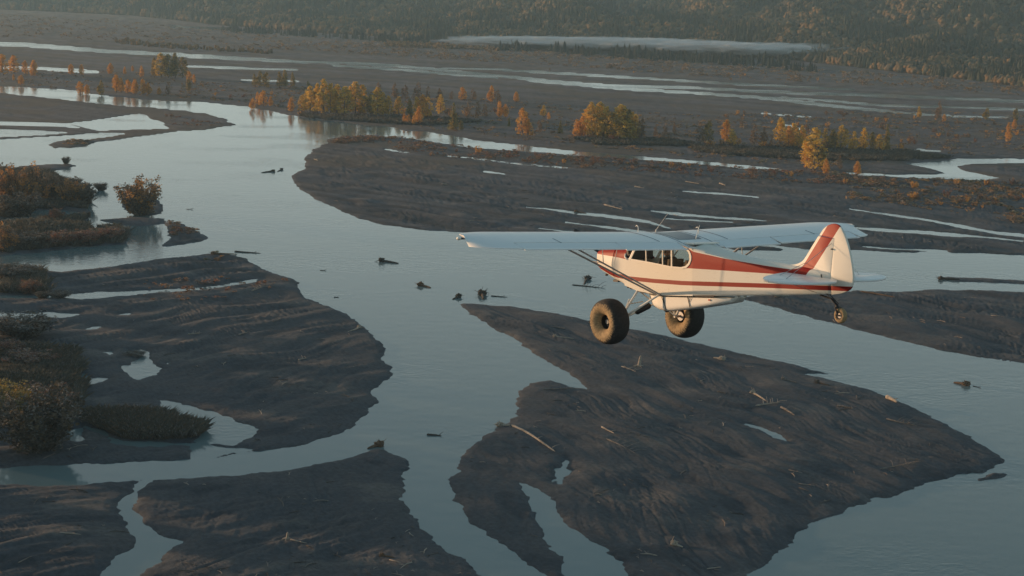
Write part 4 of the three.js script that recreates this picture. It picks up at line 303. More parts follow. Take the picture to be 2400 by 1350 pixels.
DRIFT.forEach(([x0, z0, x1, z1, rad, type, label], i) => {
  const r = rngOf(700 + i * 3), name = { l: 'driftwood_log', r: 'driftwood_rootwad', b: 'driftwood_branch', u: 'broken_stump' }[type], o = group(name);
  const water = shore(x0, z0) < -0.5, y0 = Math.max(groundY(x0, z0), water ? -0.05 : 0), y1 = Math.max(groundY(x1, z1), shore(x1, z1) < -0.5 ? -0.05 : 0);
  o.position.set(x0, y0, z0); let e = V(x1 - x0, y1 - y0, z1 - z0); const L = e.length();
  const mat = /white|pale|bleached|tan/.test(label) ? WOOD.pale : /dark|tall|yellow|upturned/.test(label) ? WOOD.dark : /brown|red|orange/.test(label) ? WOOD.brown : WOOD.grey;
  if (type === 'r' && L > 7) e.multiplyScalar(7 / L);
  if (type === 'u') {
    const T = rad * rad * 22 + 0.2; part('trunk', bent([V(0, -0.4, 0), V(0.1, T * 0.45, 0.1), V(0.3 * rad * 3, T, 0.2)], rad * 1.25, rad * 0.6, 5 + i), mat, o);
    const roots = []; for (let k = 0; k < 6; k++) { const a = k * 1.05 + r(); roots.push(bent([V(0, 0.25, 0), V(2 * rad * Math.cos(a), 0.1, 2 * rad * Math.sin(a)), V(4 * rad * Math.cos(a), -0.15, 4 * rad * Math.sin(a))], rad * 0.5, 0.04, k + i, 5)); } part('roots', mergeGeometries(roots), mat, o);
  } else {
    const side = V(-e.z, 0, e.x).normalize(), bow = (r() - 0.5) * 0.08 * e.length();
    part('trunk', bent([V(0, rad * 0.8, 0), e.clone().multiplyScalar(0.35).addScaledVector(side, bow).add(V(0, rad * 0.75, 0)), e.clone().multiplyScalar(0.7).addScaledVector(side, bow * 0.6).add(V(0, rad * 0.6, 0)), e.clone().add(V(0, rad * 0.35, 0))], rad, rad * (type === 'b' ? 0.3 : 0.45), 9 + i), mat, o);
    if (type === 'r') {
      const roots = [], back = e.clone().normalize().multiplyScalar(-1), up = V(0, 1, 0), n = 20, big = rad * (/tall|upturned/.test(label) ? 5 : 3.4) + 0.3;
      for (let k = 0; k < n; k++) {
        const a = k / n * 6.28 + 1.3 * r(), q = big * (0.35 + 0.85 * r() * r()), d = side.clone().multiplyScalar(Math.cos(a)).addScaledVector(up, Math.sin(a) * 0.8), w = V(r() - 0.5, r() - 0.5, r() - 0.5);
        const m = d.clone().multiplyScalar(q * 0.5).addScaledVector(back, 0.5 * q * r()).addScaledVector(w, 0.4 * q), f = d.clone().multiplyScalar(q).addScaledVector(back, q * (1.5 * r() - 0.3)).addScaledVector(V(r() - 0.5, r() - 0.5, r() - 0.5), 0.9 * q);
        m.y = Math.max(m.y + rad, -0.1); f.y = Math.max(f.y + rad * 0.8, -0.15); roots.push(bent([V((r() - 0.5) * rad, rad * (0.6 + r()), (r() - 0.5) * rad), m, f], rad * (0.16 + 0.16 * r()), 0.02, k * 5 + i, 5));
      }
      const core = new THREE.IcosahedronGeometry(rad * 1.9, 3); core.scale(1.2, 0.85, 1.1).translate(0, rad * 1.2, 0); const cp = core.attributes.position; for (let k = 0; k < cp.count; k++) { const q = 1 + 0.4 * N3(cp.getX(k) * 3 / rad * 0.4, cp.getY(k) * 2, cp.getZ(k) * 3 + i); cp.setXYZ(k, cp.getX(k) * q, cp.getY(k) * q, cp.getZ(k) * q); } core.computeVertexNormals();
      part('roots', mergeGeometries(roots), mat, o); part('root_ball', core, mat, o);
    } else {
      const tw = [], n = type === 'b' ? 8 : e.length() > 4 ? 4 : 2; for (let k = 0; k < n; k++) { const u = 0.25 + 0.65 * (k + r()) / n, s = r() < 0.5 ? -1 : 1, q = (type === 'b' ? 0.22 * e.length() + 0.5 : 0.5 + 0.6 * r()) * (0.6 + 0.6 * r()), b = e.clone().multiplyScalar(u).add(V(0, rad * 0.7, 0)).addScaledVector(side, bow * 0.8), f = b.clone().addScaledVector(side, s * q).addScaledVector(e.clone().normalize(), q * 0.6).add(V(0, q * (0.1 + 0.5 * r()), 0)); tw.push(bent([b, b.clone().lerp(f, 0.5).add(V(0, 0.1 * q, 0)), f], rad * 0.32, 0.02, k + i * 7, 5)); }
      part('branches', mergeGeometries(tw), mat, o);
    }
  }
  add(o, label, 'driftwood', 'driftwood on the bars and in the river');
});

{ // broken sticks and bark strewn over the bars: too many to count
  const r = rngOf(91), spots = [];
  for (let g = 0; g < 60000 && spots.length < 800; g++) { const zr = 165 + 420 * Math.pow(r(), 1.4), x = (r() - 0.5) * 0.72 * zr, z = -zr; if (N2(x / 16, z / 22) + 0.6 * N2b(x / 5, z / 7) < 0.55 - 0.5 * r() * r()) continue; const d = shore(x, z); if (d < 1 || d > 39) continue; spots.push([x, z]); }
  const geo = mergeGeometries([bent([V(-0.5, 0, 0), V(-0.1, 0.05, 0.06), V(0.5, 0.02, -0.05)], 0.045, 0.02, 3, 5), bent([V(0.05, 0.03, 0), V(0.2, 0.12, 0.16), V(0.3, 0.16, 0.3)], 0.025, 0.01, 4, 4)]); geo.deleteAttribute('uv');
  const m = new THREE.InstancedMesh(geo, new THREE.MeshStandardMaterial({ roughness: 0.95 }), spots.length), A = new THREE.Matrix4(), c = new THREE.Color(), pal = [[0.22, 0.19, 0.165], [0.13, 0.11, 0.10], [0.06, 0.052, 0.046], [0.34, 0.29, 0.24], [0.09, 0.08, 0.075]];
  spots.forEach(([x, z], i) => { const s = 0.5 + 2.6 * Math.pow(r(), 3), a = r() * 6.28; A.compose(V(x, groundY(x, z) + 0.02, z), new THREE.Quaternion().setFromEuler(new THREE.Euler((r() - 0.5) * 0.2, a, (r() - 0.5) * 0.15)), V(s, 0.8 + 0.5 * s, 0.8 + 0.4 * s)); m.setMatrixAt(i, A); m.setColorAt(i, c.setRGB(...pal[Math.floor(r() * 5)])); });
  m.name = 'driftwood_litter'; m.userData.label = 'broken sticks and bark strewn over the dark bars'; structure(m, 'stuff');
}

// ---------------------------------------------------------------- the airplane (x forward, y up, z to its right; metres from the wing's leading edge)
const POSE = new THREE.Matrix4().makeBasis(V(-0.586, -0.103, -0.804), V(-0.019, 0.993, -0.113), V(0.81, -0.051, -0.584)).setPosition(3.023, 64.881, -32.259);
{ const q = new THREE.Quaternion().setFromRotationMatrix(POSE); POSE.compose(V(3.023, 64.881, -32.259), q, V(1, 1, 1)); }
const plane = group('light_airplane'); POSE.decompose(plane.position, plane.quaternion, plane.scale);
const X0 = -5.75, XW = 7.7, Y0 = -1.65, YW = 2.2;
const paint = (() => {                                             // the paint scheme seen from the side
  const c = document.createElement('canvas'); c.width = 2048; c.height = 585; const g = c.getContext('2d'), px = (x) => (x - X0) / XW * c.width, py = (y) => c.height - (y - Y0) / YW * c.height;
  g.fillStyle = '#e2dccf'; g.fillRect(0, 0, c.width, c.height);
  const fill = (p) => { g.beginPath(); p.forEach(([x, y], i) => (i ? g.lineTo(px(x), py(y)) : g.moveTo(px(x), py(y)))); g.closePath(); g.fill(); };
  g.fillStyle = '#94180a';
  fill([[1.9, -0.40], [1.69, -0.40], [0.96, -0.43], [0.45, -0.475], [0.45, 0.2], [1.9, 0.2]]);
  fill([[-1.30, -0.10], [-1.62, -0.215], [-2.45, -0.315], [-3.5, -0.405], [-4.1, -0.445], [-4.25, -0.42], [-5.03, 0.6], [-5.3, 0.6], [-5.2, 0.41], [-4.45, -0.535], [-4.1, -0.55], [-3.69, -0.55], [-2.52, -0.55], [-1.5, -0.555], [-1.30, -0.56]]);
  g.strokeStyle = '#881408'; g.lineWidth = 0.085 / XW * c.width; g.lineJoin = 'round'; g.beginPath();
  [[1.8, -0.60], [1.45, -0.69], [1.1, -0.785], [0.8, -0.84], [0.35, -0.875], [-0.4, -0.88], [-1.27, -0.87], [-2.5, -0.825], [-3.65, -0.785], [-4.97, -0.75], [-5.6, -0.73]].forEach(([x, y], i) => (i ? g.lineTo(px(x), py(y)) : g.moveTo(px(x), py(y)))); g.stroke();
  const r = rngOf(71); for (let i = 0; i < 2600; i++) { g.fillStyle = `rgba(${r() < 0.5 ? '70,60,45' : '255,250,240'},${0.02 + 0.035 * r()})`; const w = 2 + 26 * r(); g.fillRect(r() * 2048, r() * 585, w, 1 + 3 * r()); }
  for (let i = 0; i < 260; i++) { g.fillStyle = `rgba(60,48,35,${0.05 + 0.12 * r()})`; const x = 0.6 - 3.6 * r() * r(), y = -1.15 + 0.22 * r() * r(); g.fillRect(px(x), py(y), 2 + 5 * r(), 2 + 2 * r()); }   // mud thrown up by the wheels
  const t = new THREE.CanvasTexture(c); t.colorSpace = THREE.SRGBColorSpace; return t;
})();
const sideUV = (geo) => { const p = geo.attributes.position, a = new Float32Array(p.count * 2); for (let i = 0; i < p.count; i++) { a[i * 2] = (p.getX(i) - X0) / XW; a[i * 2 + 1] = (p.getY(i) - Y0) / YW; } geo.setAttribute('uv', new THREE.BufferAttribute(a, 2)); return geo; };
const M = {
  skin: new THREE.MeshPhysicalMaterial({ map: paint, roughness: 0.55, specularIntensity: 0.6, side: THREE.DoubleSide }),
  white: std(0.76, 0.73, 0.66, 0.48, { clearcoat: 0.25, clearcoatRoughness: 0.25, side: THREE.DoubleSide }),
  fabric: std(0.80, 0.79, 0.76, 0.42, { clearcoat: 0.15, clearcoatRoughness: 0.3, side: THREE.DoubleSide }),
  red: std(0.42, 0.035, 0.014, 0.38), tube: std(0.46, 0.44, 0.42, 0.45), steel: std(0.42, 0.41, 0.40, 0.35, { metalness: 0.8 }), black: std(0.018, 0.018, 0.02, 0.55), dark: std(0.035, 0.034, 0.034, 0.8), cloth: std(0.20, 0.16, 0.12, 0.95), seam: std(0.10, 0.12, 0.14, 0.8),
  glass: new THREE.MeshPhysicalMaterial({ color: new THREE.Color().setRGB(0.90, 0.89, 0.83), roughness: 0.04, transmission: 1, thickness: 0, ior: 1.5, side: THREE.DoubleSide }),
  tint: new THREE.MeshPhysicalMaterial({ color: new THREE.Color().setRGB(0.07, 0.09, 0.115), roughness: 0.3, specularIntensity: 0.5 }),
};
{ const a = lattice(32, 81), b = lattice(128, 82); M.rubber = new THREE.MeshStandardMaterial({ roughness: 0.85, map: texture(256, (u, v) => { const n = 0.6 * a(u * 32, v * 32) + 0.4 * b(u * 128, v * 128), q = smoothstep(Math.abs(v - 0.5) + 0.10 * (n - 0.5), 0.17, 0.24), m = 0.75 + 0.5 * n; return [lerp(0.20, 0.60, q) * m, lerp(0.19, 0.51, q) * m, lerp(0.18, 0.38, q) * m]; }, true), bumpMap: texture(256, (u, v) => 0.6 * b(u * 128, v * 128) + 0.4 * a(u * 32, v * 32)), bumpScale: 0.004 }); }  // dusty sidewalls, painted brighter than the tread to imitate low sun on them
const rod = (a, b, r, sides = 10, r1 = r) => limb(V(...a), V(...b), r, r1, sides);
const faired = (a, b, chord, thick) => { const A = V(...a), B = V(...b), d = B.clone().sub(A), y = d.clone().normalize(), x = V(1, 0, 0).addScaledVector(y, -y.x).normalize(), z = x.clone().cross(y), g = new THREE.CylinderGeometry(1, 1, d.length(), 14, 1); g.deleteAttribute('uv'); g.scale(chord / 2, 1, thick / 2).applyMatrix4(new THREE.Matrix4().makeBasis(x, y, z).setPosition(A.clone().add(B).multiplyScalar(0.5))); return g; };
const smooth = (g, a = 0.6) => toCreasedNormals(g, a);
function loft(rings, capA = true, capB = true) {
  const n = rings[0].length, pos = [], ix = []; rings.forEach((R) => R.forEach((p) => pos.push(p[0], p[1], p[2])));
  for (let i = 0; i < rings.length - 1; i++) for (let j = 0; j < n; j++) { const a = i * n + j, b = i * n + (j + 1) % n, c = a + n, d = b + n; ix.push(a, b, c, b, d, c); }
  const cap = (i, flip) => { const R = rings[i], k = pos.length / 3, m = [0, 1, 2].map((c) => R.reduce((s, p) => s + p[c], 0) / n); pos.push(...m); for (let j = 0; j < n; j++) { const a = i * n + j, b = i * n + (j + 1) % n; flip ? ix.push(k, a, b) : ix.push(k, b, a); } };
  if (capA) cap(0, false); if (capB) cap(rings.length - 1, true);
  const g = new THREE.BufferGeometry(); g.setAttribute('position', new THREE.Float32BufferAttribute(pos, 3)); g.setIndex(ix); g.computeVertexNormals(); return g;
}
// a body section: flat bottom with rounded corners, straight sides to the longeron, domed top
function section(x, w, yb, yl, ys, rb, bulge = 0) {
  const h = []; h.push([0, yb], [Math.max(w - rb, w * 0.35), yb]);
  for (let k = 1; k <= 5; k++) { const a = k / 5 * Math.PI / 2; h.push([w - rb + rb * Math.sin(a), yb + rb - rb * Math.cos(a)]); }
  for (let k = 1; k <= 4; k++) { const t = k / 5, y = lerp(yb + rb, yl, t); h.push([w + bulge * Math.sin(Math.PI * t), y]); }
  for (let k = 0; k <= 8; k++) { const a = k / 8 * Math.PI / 2; h.push([w * Math.cos(a), yl + (ys - yl) * Math.sin(a)]); }
  const right = h.map(([z, y]) => [x, y, z]), left = h.slice(1, -1).reverse().map(([z, y]) => [x, y, -z]); return [...right, ...left];
}
{ // fuselage: nose bowl, cowling, boot cowl, cabin sides with their openings, rear body
  const st = (rows) => rows.map((r) => section(...r));
  part('cowling', sideUV(smooth(loft(st([[1.70, 0.10, -0.60, -0.47, -0.38, 0.06], [1.685, 0.20, -0.68, -0.46, -0.31, 0.12], [1.62, 0.28, -0.745, -0.45, -0.26, 0.17], [1.48, 0.335, -0.80, -0.44, -0.22, 0.2], [1.25, 0.365, -0.865, -0.43, -0.19, 0.2, 0.01], [1.0, 0.385, -0.935, -0.42, -0.17, 0.18, 0.03], [0.93, 0.39, -0.955, -0.42, -0.17, 0.17, 0.045]]), true, true), 0.7)), M.skin, plane, 'white cowling with red top');
  part('cowl_gap', smooth(loft(st([[0.955, 0.365, -0.93, -0.42, -0.19, 0.16, 0.015], [0.86, 0.365, -0.94, -0.42, -0.19, 0.16, 0.0]]), false, false)), M.black, plane);
  part('boot_cowl', sideUV(smooth(loft(st([[0.915, 0.385, -0.955, -0.42, -0.18, 0.15, 0.05], [0.80, 0.375, -0.975, -0.42, -0.17, 0.13, 0.012], [0.70, 0.375, -0.995, -0.42, -0.17, 0.1], [0.545, 0.378, -1.03, -0.41, -0.18, 0.06]]), true, true), 0.5)), M.skin, plane);
  part('rear_fuselage', sideUV(smooth(loft(st([[-1.585, 0.3835, -1.116, -0.20, -0.07, 0.03], [-1.62, 0.382, -1.114, -0.205, -0.08, 0.04], [-1.85, 0.365, -1.10, -0.25, -0.135, 0.05], [-2.14, 0.345, -1.08, -0.295, -0.19, 0.05], [-2.86, 0.285, -1.03, -0.365, -0.28, 0.05], [-3.68, 0.205, -0.97, -0.425, -0.345, 0.05], [-4.3, 0.14, -0.92, -0.46, -0.39, 0.045], [-4.95, 0.05, -0.868, -0.50, -0.45, 0.03], [-4.99, 0.02, -0.86, -0.52, -0.48, 0.01]]), false, true), 0.6)), M.skin, plane, 'rear fuselage with red flash and cheat line');
  const floor = [[0.55, -1.03], [0.13, -1.125], [-0.25, -1.165], [-0.52, -1.17], [-0.9, -1.155], [-1.28, -1.135], [-1.60, -1.115]];
  const open = [[0.335, -0.455], [-0.15, -0.485], [-0.66, -0.525], [-0.95, -0.55], [-1.26, -0.55], [-1.39, -0.52], [-1.47, -0.46], [-1.515, -0.38], [-1.515, -0.30], [-1.47, -0.225], [-1.39, -0.165], [-1.28, -0.14], [0.10, -0.115]];
  const outline = [...floor, [-1.60, -0.19], [-1.50, -0.11], [-1.2, -0.075], [0.05, -0.05], [0.13, -0.08], [0.40, -0.455], [0.55, -0.42]];
  const path = (p, T = THREE.Shape) => { const s = new T(); p.forEach(([x, y], i) => (i ? s.lineTo(x, y) : s.moveTo(x, y))); s.closePath(); return s; };
  for (const s of [-1, 1]) {
    const sh = path(outline); sh.holes.push(path(open, THREE.Path));
    const g = new THREE.ExtrudeGeometry(sh, { depth: 0.02, bevelEnabled: false, curveSegments: 4 }); g.translate(0, 0, s < 0 ? -0.384 : 0.364); part('cabin_side', sideUV(g), M.skin, plane);
    const cx = -0.6, cy = -0.33, ring = path(open.map(([x, y]) => [cx + (x - cx) * 1.045 + Math.sign(x - cx) * 0.004, cy + (y - cy) * 1.13])); ring.holes.push(path(open.map(([x, y]) => [cx + (x - cx) * 0.992, cy + (y - cy) * 0.975]), THREE.Path));
    const f = new THREE.ExtrudeGeometry(ring, { depth: 0.016, bevelEnabled: false }); f.translate(0, 0, s < 0 ? -0.396 : 0.380); part('window_frame', f, M.white, plane);
    const post = (x0, y0, x1, y1, w) => { const d = V(x1 - x0, y1 - y0, 0), g = new THREE.BoxGeometry(w, d.length(), 0.026); g.deleteAttribute('uv'); g.rotateZ(-Math.atan2(d.x, d.y)).translate((x0 + x1) / 2, (y0 + y1) / 2, s * 0.376); part('window_post', g, M.white, plane); };
    post(-0.155, -0.50, -0.13, -0.10, 0.022); post(-0.675, -0.535, -0.665, -0.10, 0.022); post(-0.955, -0.60, -0.945, -0.10, 0.036);
    const pane = (pts) => { const g = new THREE.ShapeGeometry(path(pts)); g.translate(0, 0, s * 0.371); part('window_pane', g, M.glass, plane); };
    pane([[0.345, -0.465], [-0.145, -0.495], [-0.125, -0.10], [0.10, -0.10]]); pane([[-0.165, -0.495], [-0.665, -0.535], [-0.655, -0.11], [-0.145, -0.10]]); pane([[-0.685, -0.535], [-0.935, -0.56], [-0.925, -0.12], [-0.675, -0.11]]);
    pane([[-0.965, -0.56], [-1.26, -0.56], [-1.40, -0.525], [-1.48, -0.46], [-1.522, -0.38], [-1.522, -0.30], [-1.48, -0.22], [-1.39, -0.155], [-1.28, -0.13], [-0.955, -0.12]]);
  }
  const belly = []; floor.forEach(([x, y]) => belly.push([x, y])); const bg = new THREE.PlaneGeometry(1, 0.74, floor.length - 1, 4); bg.rotateX(-Math.PI / 2); { const p = bg.attributes.position, n = floor.length; for (let i = 0; i < p.count; i++) { const k = i % n; p.setX(i, floor[k][0]); p.setY(i, floor[k][1] + 0.004); } } part('belly', sideUV(smooth(bg)), M.skin, plane);
  const rf = new THREE.BoxGeometry(1.62, 0.03, 0.72); rf.translate(-0.78, -0.055, 0); part('cabin_roof', rf, M.white, plane);
  part('rear_bulkhead', new THREE.BoxGeometry(0.02, 0.9, 0.70).translate(-1.585, -0.62, 0), M.cloth, plane);
  part('instrument_panel', new THREE.BoxGeometry(0.06, 0.24, 0.70).translate(0.50, -0.36, 0), M.black, plane);
  // windscreen, bent round from side to side, between the boot cowl and the leading edge
  const W = new THREE.PlaneGeometry(1, 1, 16, 8), p = W.attributes.position; for (let i = 0; i < p.count; i++) { const u = p.getX(i) * 2, v = p.getY(i) + 0.5, c = Math.cos(u * 1.25); const lo = V(0.40 + 0.17 * c, -0.455 + 0.275 * Math.pow(Math.max(0, 1 - Math.abs(u) ** 2.6), 0.6), 0.376 * u), hi = V(0.03 + 0.10 * c, 0.0 + 0.03 * c, 0.376 * u), q = lo.lerp(hi, v); p.setXYZ(i, q.x + 0.04 * Math.sin(Math.PI * v), q.y, q.z); } W.computeVertexNormals(); part('windscreen', W, M.glass, plane);
  for (const s of [-1, 1]) { part('windscreen_post', faired([0.385, -0.47, s * 0.385], [0.10, -0.04, s * 0.385], 0.055, 0.025), M.white, plane); part('windscreen_trim', bent([V(0.58, -0.30, s * 0.30), V(0.53, -0.42, s * 0.385), V(0.44, -0.48, s * 0.388)], 0.022, 0.02, 3, 8), M.white, plane); }
  part('windscreen_brace', mergeGeometries([rod([0.52, -0.2, -0.1], [0.03, 0.0, -0.25], 0.012), rod([0.52, -0.2, 0.1], [0.03, 0.0, 0.25], 0.012)]), M.white, plane);
  for (const sx of [-0.12, -0.66]) {      // two tandem seats
    const seat = group('seat', plane); part('cushion', smooth(new THREE.BoxGeometry(0.46, 0.09, 0.44, 2, 2, 2).translate(sx - 0.24, -0.86, 0)), M.cloth, seat); const b = new THREE.BoxGeometry(0.06, 0.44, 0.40, 2, 4, 2); b.rotateZ(0.16).translate(sx - 0.50, -0.64, 0); part('backrest', b, M.cloth, seat);
    part('seat_tube', mergeGeometries([rod([sx - 0.5, -0.86, -0.2], [sx - 0.2, -1.12, -0.2], 0.013), rod([sx - 0.5, -0.86, 0.2], [sx - 0.2, -1.12, 0.2], 0.013)]), M.tube, seat);
  }
  part('baggage', smooth(new THREE.IcosahedronGeometry(0.2, 2).scale(0.9, 0.8, 1.3).translate(-1.42, -0.66, -0.02)), M.cloth, plane);
  part('cabin_tubes', mergeGeometries([rod([-0.1, -0.5, 0.35], [-0.55, -0.08, 0.3], 0.014), rod([-1.05, -0.55, 0.34], [-1.5, -0.12, 0.3], 0.014), rod([-1.5, -0.5, -0.32], [-1.15, -0.1, 0.28], 0.014)]), M.tube, plane);
  part('exhaust_pipe', mergeGeometries([rod([0.78, -0.93, -0.12], [0.70, -1.10, -0.14], 0.035, 10)]), M.black, plane);
  part('cowl_outlet', new THREE.BoxGeometry(0.16, 0.05, 0.30).translate(0.99, -0.965, -0.12), M.black, plane);
  part('belly_bump', smooth(new THREE.IcosahedronGeometry(0.05, 1).scale(1.6, 0.8, 1).translate(0.42, -1.075, -0.28)), M.black, plane);
  part('fuel_drain', smooth(new THREE.IcosahedronGeometry(0.03, 1).scale(1.6, 0.9, 1).translate(1.38, -0.86, -0.2)), M.black, plane);
}
// ---- wings
const CH = 1.6, SLOPE = 0.024, airUp = (t) => 0.265 * Math.sqrt(t) - 0.09 * t - 0.30 * t * t + 0.125 * t * t * t, wingBase = (x) => 0.0 + 0.0;
const yUp = (t) => 0.015 + 0.98 * (0.2969 * Math.sqrt(t) * 0.78 - 0.126 * t * 0.9 - 0.3516 * t * t * 0.36 + 0.05 * t * t * t - 0.085 * Math.pow(t, 4)), yLow = (t) => 0.015 - 0.045 * Math.sqrt(t) * (1 - t) - 0.02 * t;
function wingPoint(t, z, up) {            // t along the chord, z along the span
  const a = Math.abs(z), s = clamp((a - 4.5) / 0.87, 0, 1), r = 1 - Math.sqrt(Math.max(0, 1 - s * s)), le = -0.72 * r, te = -CH + 0.80 * r, x = lerp(le, te, t), c = (le - te) / CH;
  const rib = 0.0035 * Math.abs(Math.sin(Math.PI * a / 0.36)) * smoothstep(t, 0.12, 0.3), yu = yUp(t) - rib, yl = yLow(t), mid = lerp(yLow(0.5), 0.01, r);
  const y = (up ? yu : yl) * CH * 0.62 * Math.max(c, 0.02) + (-0.20 * t) + 0.075 + SLOPE * a; return [x, y, z];
}
function wingSlab(t0, t1, z0, z1, nt, nz, drop = 0) {
  const rings = []; for (let i = 0; i <= nz; i++) { const z = lerp(z0, z1, i / nz), ring = []; for (let k = 0; k <= nt; k++) { const u = k / nt, t = t0 + (t1 - t0) * (t0 === 0 ? u * u * (1.4 - 0.4 * u) : u); ring.push(wingPoint(t, z, true)); } for (let k = nt; k >= 0; k--) { const u = k / nt, t = t0 + (t1 - t0) * (t0 === 0 ? u * u * (1.4 - 0.4 * u) : u), p = wingPoint(t, z, false); p[1] -= 0.002; ring.push(p); } if (drop) for (const p of ring) p[1] -= drop * (-p[0] - CH * t0); rings.push(ring); }
  return smooth(loft(rings), 0.7);
}
for (const s of [-1, 1]) {
  const w = group('wing', plane); w.userData.label = s < 0 ? 'near left wing seen along its pale top' : 'far right wing behind the fin'; const hinge = 0.775;
  const z = (a) => s * a;
  part('wing_panel', wingSlab(0, hinge, z(0.40), z(4.62), 16, 72), M.fabric, w);
  part('wing_tip', wingSlab(0, 1, z(4.622), z(5.368), 18, 22), M.fabric, w);
  part('wing_root_trailing_edge', wingSlab(hinge + 0.001, 1, z(0.40), z(0.50), 4, 2), M.fabric, w);
  part('flap', wingSlab(hinge + 0.012, 1, z(0.52), z(2.13), 6, 20, 0.10), M.fabric, w);
  part('aileron', wingSlab(hinge + 0.018, 1, z(2.16), z(4.60), 6, 30, 0.05), M.fabric, w);
  const gap = wingSlab(hinge - 0.01, hinge + 0.03, z(0.5), z(4.61), 2, 10); gap.scale(1, 1, 1).translate(0, -0.012, 0); part('hinge_gap', gap, M.seam, w);
  const seam = (t0, t1, a) => { const pts = []; for (let k = 0; k <= 8; k++) { const p = wingPoint(lerp(t0, t1, k / 8), z(a), true); pts.push(V(p[0], p[1] + 0.002, p[2])); } return new THREE.TubeGeometry(new THREE.CatmullRomCurve3(pts), 10, 0.0055, 4); };
  part('tank_seam', mergeGeometries([seam(0.03, 0.76, 0.95)]), M.seam, w); part('root_seam', seam(0.02, 0.98, 0.42), M.seam, w); part('aileron_horn', seam(0.62, 0.80, 3.5), M.seam, w);
  part('wing_tip_light', new THREE.SphereGeometry(0.035, 10, 8).scale(1.6, 1, 1.2).translate(-0.62, wingPoint(0.4, 5.3, false)[1] + 0.03, s * 5.44), M.white, w);
  part('wing_tip_light_mount', rod([-0.66, wingPoint(0.4, 5.3, false)[1] + 0.03, s * 5.33], [-0.64, wingPoint(0.4, 5.3, false)[1] + 0.03, s * 5.42], 0.02), M.seam, w);
  // bracing: two lift struts to the lower fuselage, jury struts between
  const A = [-0.46, -1.15, s * 0.385], B = [-0.62, -1.155, s * 0.385], P = [-0.12, 0.08, s * 3.02], Q = [-0.66, 0.03, s * 2.98], at = (a, b, t) => a.map((v, i) => lerp(v, b[i], t));
  part('lift_strut', faired(A, P, 0.085, 0.035), M.tube, plane); part('lift_strut', faired(B, Q, 0.065, 0.03), M.tube, plane);
  const j1 = at(A, P, 0.40), j2 = at(B, Q, 0.60); part('jury_strut', rod(j1, [j1[0] - 0.16, 0.03, j1[2] - s * 0.04], 0.007), M.white, plane); part('jury_strut', rod(j2, [j2[0] + 0.06, 0.04, j2[2]], 0.009), M.white, plane); part('jury_strut', rod(at(A, P, 0.6), j2, 0.010), M.tube, plane);
}
part('wing_centre_section', wingSlab(0, 1, -0.405, 0.405, 18, 4), M.fabric, plane);
{ const g = new THREE.PlaneGeometry(1, 1, 10, 4), p = g.attributes.position; for (let i = 0; i < p.count; i++) { const q = wingPoint(lerp(0.22, 0.68, p.getX(i) + 0.5), p.getY(i) * 0.66, true); p.setXYZ(i, q[0], q[1] + 0.006, q[2]); } g.computeVertexNormals(); M.tint.side = THREE.DoubleSide; part('skylight', g, M.tint, plane, 'dark tinted skylight between the wings'); }
{ // small fittings on top
  const top = (t, z) => wingPoint(t, z, true);
  const a = top(0.08, -0.10), b = top(0.05, -0.55), c = top(0.42, 0.62), d = top(0.7, 0.12);
  part('whip_antenna', mergeGeometries([rod([a[0], a[1] - 0.01, a[2]], [a[0] - 0.02, a[1] + 0.05, a[2]], 0.02), rod([a[0] - 0.02, a[1] + 0.05, a[2]], [a[0] - 0.36, a[1] + 0.40, a[2] + 0.02], 0.007, 6, 0.004)]), M.tube, plane);
  for (const q of [b, c]) part('fuel_vent', bent([V(q[0], q[1] - 0.01, q[2]), V(q[0], q[1] + 0.10, q[2]), V(q[0] + 0.04, q[1] + 0.135, q[2]), V(q[0] + 0.09, q[1] + 0.11, q[2])], 0.009, 0.008, 2, 6), M.white, plane);
  part('rod_antenna', rod([d[0], d[1] - 0.01, d[2]], [d[0] - 0.10, d[1] + 0.30, d[2] + 0.02], 0.009, 6, 0.005), M.white, plane);
}
// ---- tail
const flat = (pts, thick, mat, name, label) => { const s = new THREE.Shape(); pts.forEach(([x, y], i) => (i ? s.lineTo(x, y) : s.moveTo(x, y))); s.closePath(); const g = new THREE.ExtrudeGeometry(s, { depth: thick - 0.02, bevelEnabled: true, bevelThickness: 0.01, bevelSize: 0.008, bevelSegments: 2 }); g.translate(0, 0, -(thick - 0.02) / 2); return part(name, sideUV(smooth(g, 0.9)), mat, plane, label); };
const curve = (pts, n = 40) => new THREE.CatmullRomCurve3(pts.map(([x, y]) => V(x, y, 0))).getPoints(n).map((p) => [p.x, p.y]);
flat([...curve([[-3.85, -0.375], [-4.08, -0.36], [-4.26, -0.29], [-4.36, -0.19], [-4.48, -0.03], [-4.665, 0.205]], 24), [-5.05, 0.165], [-5.0, -0.24], [-4.965, -0.60], [-4.95, -0.70], [-4.0, -0.50]], 0.05, M.skin, 'fin', 'white fin with slanting red stripe');
flat([...curve([[-4.69, 0.225], [-4.80, 0.355], [-4.93, 0.425], [-5.06, 0.445], [-5.18, 0.405], [-5.33, 0.19], [-5.45, -0.13], [-5.515, -0.42], [-5.52, -0.60], [-5.46, -0.73], [-5.28, -0.815], [-5.02, -0.865]], 60), [-4.985, -0.60], [-5.02, -0.24], [-5.07, 0.185]], 0.046, M.skin, 'rudder', 'white rudder carrying the stripe up to its rounded top');
part('rudder_hinge_gap', new THREE.BoxGeometry(0.014, 1.04, 0.02).rotateZ(-0.09).translate(-5.005, -0.335, 0), M.black, plane);
part('rudder_horn', mergeGeometries([rod([-5.02, -0.02, -0.06], [-5.02, -0.02, 0.06], 0.014)]), M.black, plane);
